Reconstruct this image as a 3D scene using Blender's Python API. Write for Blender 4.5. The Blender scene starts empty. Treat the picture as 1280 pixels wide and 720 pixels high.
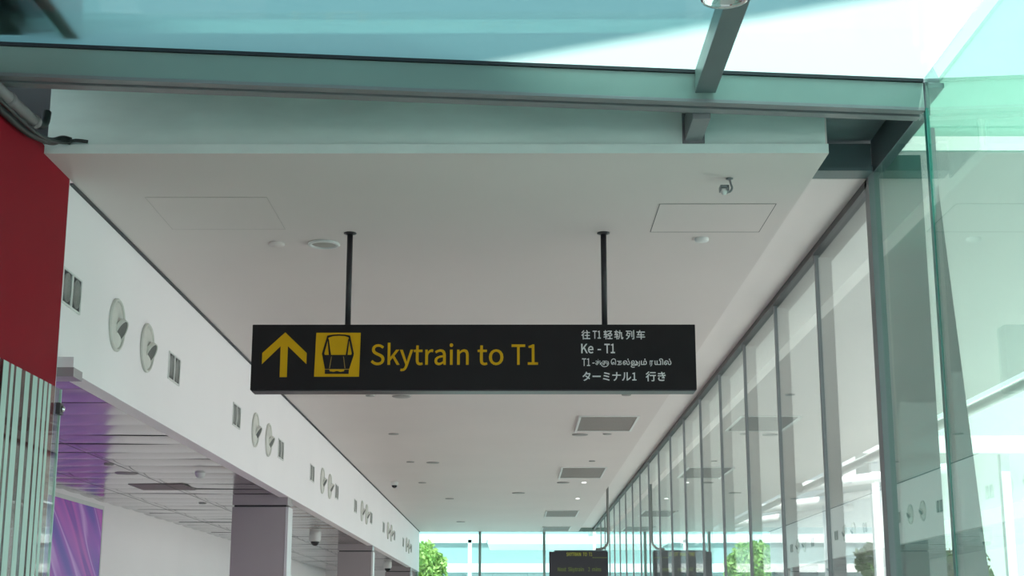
import bpy, bmesh, math, random
from mathutils import Vector, Matrix
random.seed(7)
C = bpy.context.scene.collection
PI = math.pi
# ------------------------------------------------------------------ camera
EYE = 1.6
F = 1850.0
TH = math.atan(424.0 / F)
cs, sn = math.cos(TH), math.sin(TH)
cam = bpy.data.cameras.new('camera'); cam.sensor_width = 36; cam.lens = F / 1280 * 36
cam.clip_end = 600
co = bpy.data.objects.new('camera', cam); C.objects.link(co)
co.location = (0, 0, EYE); co.rotation_euler = (PI / 2 + TH, 0, math.radians(0.124))
bpy.context.scene.camera = co

def depth(x, X):                       # depth of a point seen at column x on the plane X
    return X * F / (x - 644.0)
def on_ceiling(x, y, Z=2.4):           # where a sight line meets the ceiling plane
    d = F * Z / (cs * (784.0 - y))
    return ((x - 644.0) * d / F, (d - Z * sn) / cs)

# ------------------------------------------------------------------ mesh helpers (heights relative to the eye)
def new_bm(): return bmesh.new()
def box(bm, x0, x1, y0, y1, z0, z1, mi=0):
    vs = [bm.verts.new((x, y, z)) for x in (x0, x1) for y in (y0, y1) for z in (z0, z1)]
    for f in ((0,1,3,2),(4,6,7,5),(0,4,5,1),(2,3,7,6),(0,2,6,4),(1,5,7,3)):
        fc = bm.faces.new([vs[i] for i in f]); fc.material_index = mi
    return vs
def prism(bm, pts, axis, a, b, mi=0):
    """extrude a 2-D outline; axis 'z': pts are (x,y); 'y': (x,z); 'x': (y,z)"""
    def mk(p, t):
        return (p[0], p[1], t) if axis == 'z' else ((p[0], t, p[1]) if axis == 'y' else (t, p[0], p[1]))
    lo = [bm.verts.new(mk(p, a)) for p in pts]; hi = [bm.verts.new(mk(p, b)) for p in pts]
    n = len(pts)
    fs = [bm.faces.new(lo), bm.faces.new(hi)]
    for i in range(n):
        fs.append(bm.faces.new((lo[i], lo[(i+1) % n], hi[(i+1) % n], hi[i])))
    for f in fs: f.material_index = mi
def frame_of(d):
    d = Vector(d).normalized()
    u = d.cross(Vector((0, 0, 1))) if abs(d.z) < .95 else d.cross(Vector((0, 1, 0)))
    u.normalize(); v = d.cross(u).normalized()
    return d, u, v
def lathe(bm, prof, origin, direction, n=28, mi=0, caps=True):
    """profile of (radius, distance) turned about direction"""
    d, u, v = frame_of(direction); o = Vector(origin); rings = []
    for r, t in prof:
        if r < 1e-6: rings.append([bm.verts.new(o + d * t)])
        else: rings.append([bm.verts.new(o + d*t + (u*math.cos(2*PI*k/n) + v*math.sin(2*PI*k/n))*r) for k in range(n)])
    for a, b in zip(rings, rings[1:]):
        if len(a) == 1 and len(b) == 1: continue
        for k in range(n):
            k2 = (k+1) % n
            if len(a) == 1: f = bm.faces.new((a[0], b[k], b[k2]))
            elif len(b) == 1: f = bm.faces.new((a[k], b[0], a[k2]))
            else: f = bm.faces.new((a[k], b[k], b[k2], a[k2]))
            f.material_index = mi; f.smooth = True
    if caps:
        for r in (rings[0], rings[-1]):
            if len(r) > 1:
                f = bm.faces.new(r); f.material_index = mi
def tube(bm, pts, r, n=12, mi=0):
    pts = [Vector(p) for p in pts]; rings = []
    up = None
    for i, p in enumerate(pts):
        t = (pts[min(i+1, len(pts)-1)] - pts[max(i-1, 0)]).normalized()
        if up is None: _, u, v = frame_of(t); up = u
        u = (up - t * up.dot(t)).normalized(); v = t.cross(u); up = u
        rr = r[i] if isinstance(r, (list, tuple)) else r
        rings.append([bm.verts.new(p + (u*math.cos(2*PI*k/n) + v*math.sin(2*PI*k/n))*rr) for k in range(n)])
    for a, b in zip(rings, rings[1:]):
        for k in range(n):
            f = bm.faces.new((a[k], a[(k+1) % n], b[(k+1) % n], b[k])); f.smooth = True; f.material_index = mi
    bm.faces.new(rings[0]); bm.faces.new(rings[-1])
def smooth_path(ctrl, n=6):
    P = [Vector(c) for c in ctrl]; P = [P[0]] + P + [P[-1]]; out = []
    for i in range(1, len(P)-2):
        for k in range(n):
            t = k/n; a, b, c, d = P[i-1], P[i], P[i+1], P[i+2]
            out.append(.5*((2*b) + (c-a)*t + (2*a-5*b+4*c-d)*t*t + (-a+3*b-3*c+d)*t**3))
    out.append(P[-2]); return out

def obj(name, bm, mats, parent=None, bevel=0, origin=None, lift=True):
    bmesh.ops.recalc_face_normals(bm, faces=bm.faces)
    if lift:
        bmesh.ops.translate(bm, verts=bm.verts, vec=(0, 0, EYE))
    base = Vector((0, 0, 0))
    if parent is not None: base = parent_base(parent)
    elif origin is not None: base = Vector(origin)
    if base.length: bmesh.ops.translate(bm, verts=bm.verts, vec=-base)
    me = bpy.data.meshes.new(name); bm.to_mesh(me); bm.free()
    if not isinstance(mats, (list, tuple)): mats = [mats]
    for m in mats: me.materials.append(m)
    o = bpy.data.objects.new(name, me); C.objects.link(o)
    if parent is not None: o.parent = parent
    elif origin is not None: o.location = base
    if bevel:
        b = o.modifiers.new('bevel', 'BEVEL'); b.width = bevel; b.segments = 2; b.limit_method = 'ANGLE'
    return o
def parent_base(p):
    v = Vector((0, 0, 0))
    while p is not None:
        v += p.location; p = p.parent
    return v
def tag(o, label, cat, group=None, kind=None):
    o['label'] = label; o['category'] = cat
    if group: o['group'] = group
    if kind: o['kind'] = kind
    return o
def thing(name, label, cat, loc, group=None):
    o = bpy.data.objects.new(name, None); o.empty_display_size = .1
    C.objects.link(o); o.location = (loc[0], loc[1], loc[2] + EYE)
    return tag(o, label, cat, group)
def struct(name, bm, m, bevel=0, parent=None):
    o = obj(name, bm, m, parent, bevel)
    if parent is None: o['kind'] = 'structure'
    return o
def dup(root, loc, label=None):
    r = root.copy(); C.objects.link(r); r.location = (loc[0], loc[1], loc[2] + EYE)
    if label: r['label'] = label
    for ch in list(root.children):
        c = ch.copy(); C.objects.link(c); c.parent = r
        for g in list(ch.children):
            d = g.copy(); C.objects.link(d); d.parent = c
    return r

# ------------------------------------------------------------------ materials
def mat(name): 
    m = bpy.data.materials.new(name); m.use_nodes = True
    return m, m.node_tree, m.node_tree.nodes['Principled BSDF']
def paint(name, col, rough=.6, noise=.04, scale=6, metal=0, spec=.5, bump=0, stretch=None, detail=4):
    m, nt, b = mat(name); N = nt.nodes; L = nt.links
    tc = N.new('ShaderNodeTexCoord'); no = N.new('ShaderNodeTexNoise'); no.inputs['Scale'].default_value = scale
    no.inputs['Detail'].default_value = detail
    mp = N.new('ShaderNodeMapping')
    if stretch: mp.inputs['Scale'].default_value = stretch
    L.new(tc.outputs['Object'], mp.inputs['Vector']); L.new(mp.outputs['Vector'], no.inputs['Vector'])
    r = N.new('ShaderNodeMapRange'); r.inputs['From Min'].default_value = .3; r.inputs['From Max'].default_value = .7
    r.inputs['To Min'].default_value = 1-noise; r.inputs['To Max'].default_value = 1+noise
    L.new(no.outputs['Fac'], r.inputs['Value'])
    mx = N.new('ShaderNodeVectorMath'); mx.operation = 'SCALE'; mx.inputs[0].default_value = col
    L.new(r.outputs['Result'], mx.inputs['Scale']); L.new(mx.outputs['Vector'], b.inputs['Base Color'])
    b.inputs['Roughness'].default_value = rough; b.inputs['Metallic'].default_value = metal
    b.inputs['Specular IOR Level'].default_value = spec
    if bump:
        bp = N.new('ShaderNodeBump'); bp.inputs['Strength'].default_value = bump; bp.inputs['Distance'].default_value = .004
        L.new(no.outputs['Fac'], bp.inputs['Height']); L.new(bp.outputs['Normal'], b.inputs['Normal'])
    return m
def glow(name, col, s, base=(.02,.02,.02)):
    m, nt, b = mat(name)
    b.inputs['Base Color'].default_value = (*base, 1)
    b.inputs['Emission Color'].default_value = (*col, 1); b.inputs['Emission Strength'].default_value = s
    return m
def glass(name, tint, refl=1.0, frost=0.0, frost_col=(.8,.95,.92), base=.04, rough=0.0):
    """thin pane: a two-sided Schlick reflection over a tinted see-through layer, optionally frosted"""
    m = bpy.data.materials.new(name); m.use_nodes = True; nt = m.node_tree; N = nt.nodes; L = nt.links; N.clear()
    out = N.new('ShaderNodeOutputMaterial'); ge = N.new('ShaderNodeNewGeometry')
    dt = N.new('ShaderNodeVectorMath'); dt.operation = 'DOT_PRODUCT'
    L.new(ge.outputs['Normal'], dt.inputs[0]); L.new(ge.outputs['Incoming'], dt.inputs[1])
    def mth(op, a, b=None):
        n = N.new('ShaderNodeMath'); n.operation = op; n.use_clamp = op in ('SUBTRACT', 'ADD', 'MULTIPLY')
        for i, v in enumerate((a, b)):
            if v is None: continue
            if isinstance(v, (int, float)): n.inputs[i].default_value = v
            else: L.new(v, n.inputs[i])
        return n.outputs[0]
    c = mth('ABSOLUTE', dt.outputs['Value']); q = mth('POWER', mth('SUBTRACT', 1.0, c), 4.0)
    fac = mth('MULTIPLY', mth('ADD', mth('MULTIPLY', q, 1-base), base), refl)
    tr = N.new('ShaderNodeBsdfTransparent'); tr.inputs['Color'].default_value = (*tint, 1)
    gl = N.new('ShaderNodeBsdfGlossy'); gl.inputs['Roughness'].default_value = rough
    gl.inputs['Color'].default_value = (.92, .97, .95, 1)
    body = tr.outputs[0]
    if frost:
        tl = N.new('ShaderNodeBsdfTranslucent'); tl.inputs['Color'].default_value = (*frost_col, 1)
        ms = N.new('ShaderNodeMixShader'); ms.inputs[0].default_value = frost
        L.new(tr.outputs[0], ms.inputs[1]); L.new(tl.outputs[0], ms.inputs[2]); body = ms.outputs[0]
    mx = N.new('ShaderNodeMixShader'); L.new(fac, mx.inputs[0]); L.new(body, mx.inputs[1]); L.new(gl.outputs[0], mx.inputs[2])
    L.new(mx.outputs[0], out.inputs['Surface'])
    return m

M_ceil = paint('ceiling_paint', (.66,.595,.58), .55, .025, .6)
M_strip = paint('ceiling_side_paint', (.72,.66,.65), .5, .02, .6)
M_bulk = paint('bulkhead_paint', (.85,.805,.825), .5, .015, .8)
M_fascia = paint('fascia_paint', (.72,.88,.83), .55, .10, 1.6, stretch=(1,1,3))
M_red = paint('red_lacquer', (.25,.008,.018), .5, .03, 2, spec=.05)
M_steel = paint('painted_steel', (.21,.30,.275), .38, .04, 3, spec=.4)
M_dsteel = paint('dark_steel', (.10,.14,.15), .4, .05, 3)
M_flange = paint('flange_steel', (.20,.21,.22), .35, .05, 3)
M_rubber = paint('black_gasket', (.012,.015,.022), .5, .05, 10)
M_mull = paint('grey_mullion', (.20,.21,.22), .4, .04, 4)
M_fin = paint('grey_fin', (.36,.36,.365), .4, .04, 4)
M_rail = paint('head_rail', (.05,.05,.055), .5, .05, 4)
M_col = paint('mauve_panel', (.33,.29,.305), .28, .03, 1.5)
M_colside = paint('pale_panel', (.66,.65,.67), .35, .02, 1.5)
M_gap = paint('dark_gap', (.03,.03,.035), .6, .05, 5)
M_floor = paint('terrazzo', (.76,.64,.58), .25, .12, 60)
M_ground = paint('concrete_ground', (.55,.55,.53), .8, .08, 1)
M_plank = paint('metal_plank', (.52,.49,.50), .16, .02, 2, metal=.85)
M_sign = paint('sign_black', (.017,.0135,.015), .5, .05, 10, spec=.12)
M_signrim = paint('sign_underside', (.05,.05,.055), .3, .04, 8, metal=.6)
M_post = paint('post_black', (.022,.02,.024), .45, .05, 10)
M_yel = paint('sign_yellow', (.62,.33,.004), .6, .03, 8, spec=.15)
M_whi = paint('sign_white', (.68,.64,.65), .5, .02, 8)
M_jet = paint('jet_plastic', (.60,.59,.55), .4, .05, 9)
M_hole = paint('dark_hole', (.10,.10,.095), .7, .08, 12)
M_mesh = paint('speaker_mesh', (.22,.22,.21), .6, .15, 120)
M_blk = paint('black_plastic', (.02,.02,.022), .3, .05, 10)
M_lens = paint('smoked_dome', (.01,.01,.012), .08, .02, 10)
M_white = paint('white_plastic', (.68,.68,.67), .4, .02, 10)
M_grey = paint('grey_disc', (.30,.29,.28), .6, .06, 20)
M_vent = paint('vent_panel', (.24,.21,.20), .6, .05, 30)
M_line = paint('hatch_gap', (.12,.12,.12), .8, .05, 20)
M_chrome = paint('chrome', (.75,.75,.76), .08, .02, 5, metal=1)
M_lead = paint('conduit_plastic', (.20,.18,.185), .5, .08, 12)
M_cable = paint('black_cable', (.012,.018,.017), .5, .1, 12)
M_outwall = paint('pale_cladding', (.28,.36,.37), .5, .03, .3)
M_outsoff = paint('canopy_soffit', (.74,.74,.73), .6, .02, .4)
M_outwhite = paint('white_steel', (.85,.86,.86), .4, .02, 2)
M_block = paint('tower_cladding', (.35,.42,.43), .6, .1, .2)
M_bark = paint('bark', (.10,.07,.04), .9, .2, 12)
M_tip = paint('light_dot', (.85,.85,.85), .4, .02, 5)
M_frost = glass('frosted_roof_glass', (.12,.30,.29), .55, .74, (.31,.44,.415))
M_topg = glass('roof_glass_top', (.97,.985,.98), .3)
M_clear = glass('clear_glass', (.90,.93,.92))
M_endg = glass('pale_green_glass', (.70,.87,.85))
M_mint = glass('mint_glass', (.77,.92,.865), 1.0)
M_fing = glass('teal_fin_glass', (.22,.33,.33), 1.0, .45, (.21,.37,.375), .10)

def leafmat(name, c1, c2):
    m, nt, b = mat(name); N = nt.nodes; L = nt.links
    no = N.new('ShaderNodeTexNoise'); no.inputs['Scale'].default_value = 3
    tc = N.new('ShaderNodeTexCoord'); L.new(tc.outputs['Object'], no.inputs['Vector'])
    rp = N.new('ShaderNodeValToRGB'); rp.color_ramp.elements[0].position = .35; rp.color_ramp.elements[1].position = .65
    rp.color_ramp.elements[0].color = (*c1, 1); rp.color_ramp.elements[1].color = (*c2, 1)
    L.new(no.outputs['Fac'], rp.inputs['Fac']); L.new(rp.outputs['Color'], b.inputs['Base Color'])
    b.inputs['Roughness'].default_value = .6
    tl = N.new('ShaderNodeBsdfTranslucent'); L.new(rp.outputs['Color'], tl.inputs['Color'])
    mx = N.new('ShaderNodeMixShader'); mx.inputs[0].default_value = .4
    out = N['Material Output']; L.new(b.outputs[0], mx.inputs[1]); L.new(tl.outputs[0], mx.inputs[2]); L.new(mx.outputs[0], out.inputs['Surface'])
    return m
M_leaf = leafmat('fresh_leaves', (.20,.36,.06), (.55,.62,.20))
M_leaf2 = leafmat('hedge_leaves', (.08,.17,.05), (.18,.30,.09))
M_pink = leafmat('pink_blossom', (.62,.36,.36), (.50,.52,.30))

def poster_mat():
    m, nt, b = mat('violet_poster'); N = nt.nodes; L = nt.links
    tc = N.new('ShaderNodeTexCoord'); cb = N.new('ShaderNodeCombineXYZ')
    for k_, vec in enumerate(((0, .50, .80), (0, .10, -.06))):
        dp = N.new('ShaderNodeVectorMath'); dp.operation = 'DOT_PRODUCT'; dp.inputs[1].default_value = vec
        L.new(tc.outputs['Object'], dp.inputs[0]); L.new(dp.outputs['Value'], cb.inputs[k_])
    no = N.new('ShaderNodeTexNoise'); no.inputs['Scale'].default_value = 2.3; no.inputs['Detail'].default_value = 1
    no.inputs['Distortion'].default_value = .25
    L.new(cb.outputs['Vector'], no.inputs['Vector'])
    rp = N.new('ShaderNodeValToRGB'); r = rp.color_ramp
    r.elements[0].position = .25; r.elements[0].color = (.08,.06,.34,1)
    r.elements[1].position = .75; r.elements[1].color = (.45,.08,.42,1)
    for p, c in ((.40,(.17,.09,.44,1)),(.48,(.34,.10,.50,1)),(.505,(.60,.35,.72,1)),(.53,(.30,.09,.48,1)),(.62,(.52,.12,.50,1)),(.66,(.22,.07,.42,1))):
        e = r.elements.new(p); e.color = c
    L.new(no.outputs['Fac'], rp.inputs['Fac'])
    dk_ = N.new('ShaderNodeVectorMath'); dk_.operation = 'SCALE'; dk_.inputs['Scale'].default_value = .45
    L.new(rp.outputs['Color'], dk_.inputs[0]); L.new(dk_.outputs['Vector'], b.inputs['Base Color']); L.new(rp.outputs['Color'], b.inputs['Emission Color'])
    b.inputs['Specular IOR Level'].default_value = .1; b.inputs['Emission Strength'].default_value = .32; b.inputs['Roughness'].default_value = .3
    return m
M_poster = poster_mat()

# ------------------------------------------------------------------ world and sun
w = bpy.data.worlds.new('sky'); bpy.context.scene.world = w; w.use_nodes = True
bg = w.node_tree.nodes['Background']
nt = w.node_tree; tc = nt.nodes.new('ShaderNodeTexCoord'); sp = nt.nodes.new('ShaderNodeSeparateXYZ')
rp = nt.nodes.new('ShaderNodeValToRGB'); nt.links.new(tc.outputs['Generated'], sp.inputs[0]); nt.links.new(sp.outputs['Z'], rp.inputs['Fac'])
rp.color_ramp.elements[0].position = 0; rp.color_ramp.elements[0].color = (1, 1, 1, 1)
rp.color_ramp.elements[1].position = .75; rp.color_ramp.elements[1].color = (.25, .55, .72, 1)
el = rp.color_ramp.elements.new(.22); el.color = (.92, .97, 1, 1)
nt.links.new(rp.outputs['Color'], bg.inputs['Color']); bg.inputs['Strength'].default_value = 2.4
SUN = Vector((-.22, .50, -1.0))
sl = bpy.data.lights.new('sun', 'SUN'); sl.energy = 16; sl.angle = math.radians(.36); sl.color = (1, .97, .92)
so = bpy.data.objects.new('sun', sl); C.objects.link(so); so.rotation_euler = SUN.to_track_quat('-Z', 'Y').to_euler(); so.location = (4, -6, 30)

# ------------------------------------------------------------------ key planes
LX, GX = -2.47, 2.04             # bulkhead plane, glass wall plane
CH, SH, BH = 2.4, 2.5, 1.415       # ceiling, side strip, bulkhead underside above the eye
YE = 38.6                        # end wall
YF = 7.34                        # ceiling front edge
CE = 1.63                        # ceiling right edge
BKX = -4.79                      # back wall of the recess

bm = new_bm(); box(bm, -5.4, 2.2, -6, YE + .2, -EYE - .2, -EYE); struct('floor', bm, M_floor)
bm = new_bm(); box(bm, -90, 90, -60, 140, -EYE - .5, -EYE - .2); tag(obj('ground', bm, M_ground), 'grey concrete ground around the passage', 'ground', kind='structure')
# ceiling: soffit slab with thin front lip, side strip above
bm = new_bm(); box(bm, LX + .02, CE, YF, YE, CH, CH + .05); struct('ceiling', bm, M_ceil)
bm = new_bm(); box(bm, CE, GX, 8.12, YE, SH, SH + .05); struct('ceiling_side', bm, M_strip)
bm = new_bm(); box(bm, CE - .011, CE, YF + .03, YE, CH + .05, SH + .12); struct('trim_1', bm, M_ceil)
bm = new_bm(); box(bm, LX + .03, CE - .012, YF + .012, YF + .09, CH + .051, 3.15); struct('trim_2', bm, M_fascia)
bm = new_bm(); box(bm, LX + .021, CE - .001, YF - .004, YF - .0002, CH + .0005, CH + .05); struct('trim_12', bm, paint('soffit_edge_lit', (.80,.92,.88), .5, .06, 3))  # pale mint strip, light on the soffit lip put into its colour
bm = new_bm(); box(bm, -5.4, 2.2, 7.6, YE + .2, 3.2, 3.3); struct('ceiling_top', bm, M_block)
bm = new_bm(); box(bm, LX - .01, LX + .021, 7.86, YE, CH - .010, CH - .001); struct('trim_3', bm, M_gap)
# bulkhead
bm = new_bm(); box(bm, LX - .09, LX, 7.8, YE, BH, 3.19); struct('wall_left', bm, M_bulk)
bm = new_bm(); box(bm, -2.60, -2.365, 7.82, 7.985, 1.308, 1.358); struct('trim_4', bm, M_col)
bm = new_bm(); box(bm, -2.60, -2.368, 7.82, 7.985, 1.3585, 1.4145); struct('trim_9', bm, M_bulk)
bm = new_bm(); box(bm, LX - .10, LX + .010, 7.99, YE, BH - .035, BH - .0005); struct('trim_5', bm, M_bulk)
# back wall of recess (gently bowed), recess end and front
pts = [(BKX - .15, 6.0)]
for i in range(13):
    t = i / 12; pts.append((BKX + .10 * math.sin(t * PI * 1.3) * t, 6 + t * (YE - 6)))
pts.append((BKX - .15, YE))
bm = new_bm(); prism(bm, pts, 'z', -EYE, 3.19); struct('wall_back', bm, M_bulk)
# metal plank ceiling of the recess
bm = new_bm(); py = 7.83; k = 0
while py < YE - .2:
    wd = .56; cy = py + wd / 2; prev = None; sag = .009 + .006 * random.random(); tl = random.uniform(-.006, .006)
    for i in range(9):
        t = i / 8; z = BH + .004 - sag * (1 - (2*t-1)**2) + tl * (t-.5)
        y = py + .006 + (wd - .012) * t
        row = [bm.verts.new((x, y, z + .003*math.sin(x*2.3 + k*1.7) + .0015*math.sin(x*5 + k))) for x in (BKX + .02, -4.5, -4.2, -3.9, -3.6, -3.3, -3.0, -2.8, LX - .10)]
        if prev:
            for a in range(8):
                f = bm.faces.new((prev[a], prev[a+1], row[a+1], row[a])); f.smooth = True
        prev = row
    py += wd; k += 1
for sx in (-3.52, -4.24):
    box(bm, sx - .003, sx + .003, 7.9, YE - .3, BH - .0185, BH - .0165, 1)
struct('ceiling_recess', bm, [M_plank, M_gap])
bm = new_bm(); box(bm, BKX, LX - .1, 7.8, YE, BH + .03, BH + .08); struct('ceiling_recess_top', bm, M_gap)
bm = new_bm(); box(bm, BKX + .0, LX - .1, 7.80, 7.825, BH - .02, BH + .6); struct('wall_recess_front', bm, M_bulk)

# red wall
bm = new_bm(); prism(bm, [(1.5, -EYE), (7.79, -EYE), (7.79, 2.40), (YF - .0, 2.44), (6.6, 2.52), (1.5, 2.72)], 'x', LX - .07, LX + .022)
o = tag(obj('red_wall_panel', bm, M_red), 'glossy red wall panel filling the left edge, beside the white bulkhead', 'wall panel')
bm = new_bm(); box(bm, LX - .02, LX + .0215, 7.792, 7.8, -EYE, 2.395); struct('trim_6', bm, M_colside)

# ------------------------------------------------------------------ end wall
EW = [(-2.42, -.78), (-.9, 0)]
xs = [-2.62, -.905, .75, 2.40]
mx_ = [-2.56, -.905, .745]
edges = [-2.52, -.905, .745, GX - .01]
for i in range(3):
    bm = new_bm(); box(bm, edges[i] + .03, edges[i+1] - .03, YE, YE + .012, -EYE, CH)
    wn = struct('window_%d' % (i+1), bm, M_endg)
    if i < 3:
        bm = new_bm(); box(bm, edges[i] - .035, edges[i] + .03, YE - .07, YE + .05, -EYE, CH - .0); struct('mullion', bm, M_steel, parent=wn)
bm = new_bm(); box(bm, -2.5, GX, YE, YE + .03, CH, CH + .12); struct('trim_7', bm, M_steel)
bm = new_bm(); box(bm, BKX - .1, -2.56, YE, YE + .1, -EYE, 3.1); struct('wall_end', bm, M_bulk)

# ------------------------------------------------------------------ right glass wall
YA = 8.12; PITCH = 1.62
ys = [YA + PITCH * i for i in range(19)]
ys[-1] = YE - .02
nwin = 4
for i in range(len(ys) - 1):
    bm = new_bm(); box(bm, GX, GX + .004, ys[i] + .018, ys[i+1] - .018, -EYE, SH)
    wn = struct('window_%d' % nwin, bm, M_clear); nwin += 1
    if i == 0: continue
    bm = new_bm(); box(bm, GX - .012, GX + .012, ys[i] - .014, ys[i] + .014, -EYE, SH); struct('mullion', bm, M_mull, parent=wn)
    bm = new_bm(); box(bm, GX + .013, GX + .10, ys[i] - .012, ys[i] + .012, -EYE, SH - .06); struct('fin', bm, M_fin, parent=wn)
bm = new_bm(); box(bm, GX - .03, GX + .05, YA, YE, SH - .045, SH + .0); box(bm, GX + .05, GX + .16, YA, YE, SH - .02, SH + .14)
struct('trim_8', bm, [M_rail])
# front bays: mint side glass under the glass roof
ZR = 2.66
BR = (GX, 6.97); BL = (-2.45, 6.475)      # front line of the skewed roof beam (x, y)
def beam_y(x): return BL[1] + (BR[1] - BL[1]) * (x - BL[0]) / (BR[0] - BL[0])
bm = new_bm(); box(bm, GX, GX + .006, BR[1] + .03, YA - .03, -EYE, ZR - .14); wa = struct('window_%d' % nwin, bm, M_mint); nwin += 1
bm = new_bm(); box(bm, GX - .03, GX + .055, YA - .05, YA + .05, -EYE, ZR - .10); struct('mullion', bm, M_mull, parent=wa)
bm = new_bm(); box(bm, GX, GX + .006, 1.6, BR[1] - .012, -EYE, ZR + .012); wb = struct('window_%d' % nwin, bm, M_mint); nwin += 1
bm = new_bm(); box(bm, GX - .004, GX + .012, BR[1] - .012, BR[1] + .028, -EYE, ZR - .15); struct('edge', bm, paint('green_glass_edge', (.05,.22,.19), .15, .05, 4), parent=wb)
# broad teal glass fins outside
bm = new_bm(); box(bm, GX + .06, GX + .285, YA - .01, YA + .01, -EYE, ZR - .02)
o = obj('glass_fin', bm, M_fing); tag(o, 'broad teal glass fin rising behind the first dark mullion of the glass wall', 'glass fin', 'teal glass fins at the near end of the glass wall')
def fin_poly(y, w0, w1, ztop, nm, label):
    bm = new_bm(); prism(bm, [(GX + .014, -EYE), (GX + .014 + w1, -EYE), (GX + .014 + w0, ztop), (GX + .014, ztop)], 'y', y - .01, y + .01)
    t = thing(nm, label, 'glass fin', (GX + .014, y, -EYE), 'teal glass fins at the near end of the glass wall')
    obj('fin_blade', bm, M_fing, t)
    bm = new_bm(); box(bm, GX + .013, GX + .045, y - .025, y - .0102, -EYE, ztop); obj('fin_bracket_strip', bm, M_mull, t)
fin_poly(BR[1] + .05, .015, .26, 2.42, 'glass_fin', 'tapering teal glass fin at the corner below the end of the roof beam')
fin_poly(5.35, .0, .14, 1.30, 'glass_fin', 'palest narrow glass fin at the far right edge of the photo')

# head beam of the wall end (dark transom and soffit)
bm = new_bm(); box(bm, CE + .0, GX - .03, 7.98, 8.115, SH, SH + .165); box(bm, CE + .02, GX - .04, 7.955, 7.98, SH - .002, SH + .016)
tag(obj('steel_transom', bm, M_dsteel), 'dark steel transom across the gap between soffit edge and glass wall', 'beam')
bm = new_bm(); box(bm, CE - .0, GX - .03, 7.20, 7.975, ZR + .02, ZR + .08); box(bm, CE - .011, CE + .01, YF + .1, 7.975, CH + .06, ZR + .02)
tag(obj('steel_soffit_plate', bm, M_dsteel), 'dark steel soffit plate in the corner gap right of the white fascia', 'plate')

# skewed roof beam
def skew(bm, x0, x1, dy0, dy1, z0, z1, mi=0):
    v = []
    for x in (x0, x1):
        for dy in (dy0, dy1):
            for z in (z0, z1): v.append(bm.verts.new((x, beam_y(x) + dy, z)))
    for f in ((0,1,3,2),(4,6,7,5),(0,4,5,1),(2,3,7,6),(0,2,6,4),(1,5,7,3)):
        fc = bm.faces.new([v[i] for i in f]); fc.material_index = mi
t = thing('roof_beam', 'grey green steel beam running the full width below the glass roof', 'beam', (0, beam_y(0), ZR - .15))
XB0, XB1 = -2.46, GX - .006
bm = new_bm(); skew(bm, XB0, XB1, 0, .12, ZR - .145, ZR - .013); obj('beam_body', bm, M_steel, t, .003)
bm = new_bm(); skew(bm, XB0, XB1, -.006, .05, ZR - .163, ZR - .1452); skew(bm, XB0, XB1, .085, .15, ZR - .163, ZR - .1452); skew(bm, XB0, XB1, .05, .085, ZR - .152, ZR - .1452)
obj('bottom_flange', bm, M_flange, t, .002)
bm = new_bm(); skew(bm, XB0, XB1, -.012, .06, ZR - .013, ZR + .004); obj('gasket', bm, M_rubber, t)
# glass roof in two panes
RX = .93
for (a, b, nm) in ((-2.9, RX - .01, 0), (RX + .01, GX - .002, 1)):
    bm = new_bm(); prism(bm, [(a, 2.2), (b, 2.2), (b, beam_y(b) + .1), (a, beam_y(a) + .1)], 'z', ZR + .005, ZR + .009)
    bm.faces.ensure_lookup_table()
    for f in bm.faces: f.material_index = 0 if all(v.co.z < ZR + .006 for v in f.verts) else 1
    struct('window_%d' % nwin, bm, [M_frost, M_topg]); nwin += 1
bm = new_bm(); vv = [bm.verts.new(q_) for q_ in ((-2.9, beam_y(-2.9) + .06, ZR + .011), (GX + .1, beam_y(GX + .1) + .06, ZR + .011), (GX + .1, 7.43, 3.08), (-2.9, 7.43, 3.08), (-2.9, beam_y(-2.9) + .06, ZR + .03), (GX + .1, beam_y(GX + .1) + .06, ZR + .03), (GX + .1, 7.43, 3.11), (-2.9, 7.43, 3.11))]
for q_ in ((0,1,2,3),(4,5,6,7),(0,1,5,4),(1,2,6,5),(2,3,7,6),(3,0,4,7)): bm.faces.new([vv[a_] for a_ in q_])
box(bm, CE + .0, GX + .2, 7.30, 8.3, ZR + .085, ZR + .11); struct('unseen_flashing', bm, M_dsteel)  # unseen flashing added over the gap to keep sun off the fascia
bm = new_bm(); box(bm, GX + .001, GX + .06, beam_y(GX) + .13, 8.1, ZR - .135, ZR + .08); struct('trim_11', bm, M_dsteel)
# cladding that stands on the roof glass at its left edge
bm = new_bm(); box(bm, -3.3, -2.27, 2.2, 6.40, ZR + .012, ZR + .5)
prism(bm, [(-2.27, 6.42), (-2.27, 5.2), (-2.12, 5.2), (-2.18, 6.42)], 'z', ZR + .10, ZR + .20)
tag(obj('roof_cladding', bm, M_dsteel), 'dark cladding block seen through the glass roof in the top left corner', 'cladding')
bm = new_bm(); box(bm, -2.10, -2.02, 2.2, 6.45, ZR + .02, ZR + .32); tag(obj('roof_shade_block', bm, paint('grey_shade_block', (.30,.34,.34), .5, .05, 4)), 'grey shading block added above the glass roof beside the top left dark cladding', 'shading block')  # block added over the glass to darken this strip of roof
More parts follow.
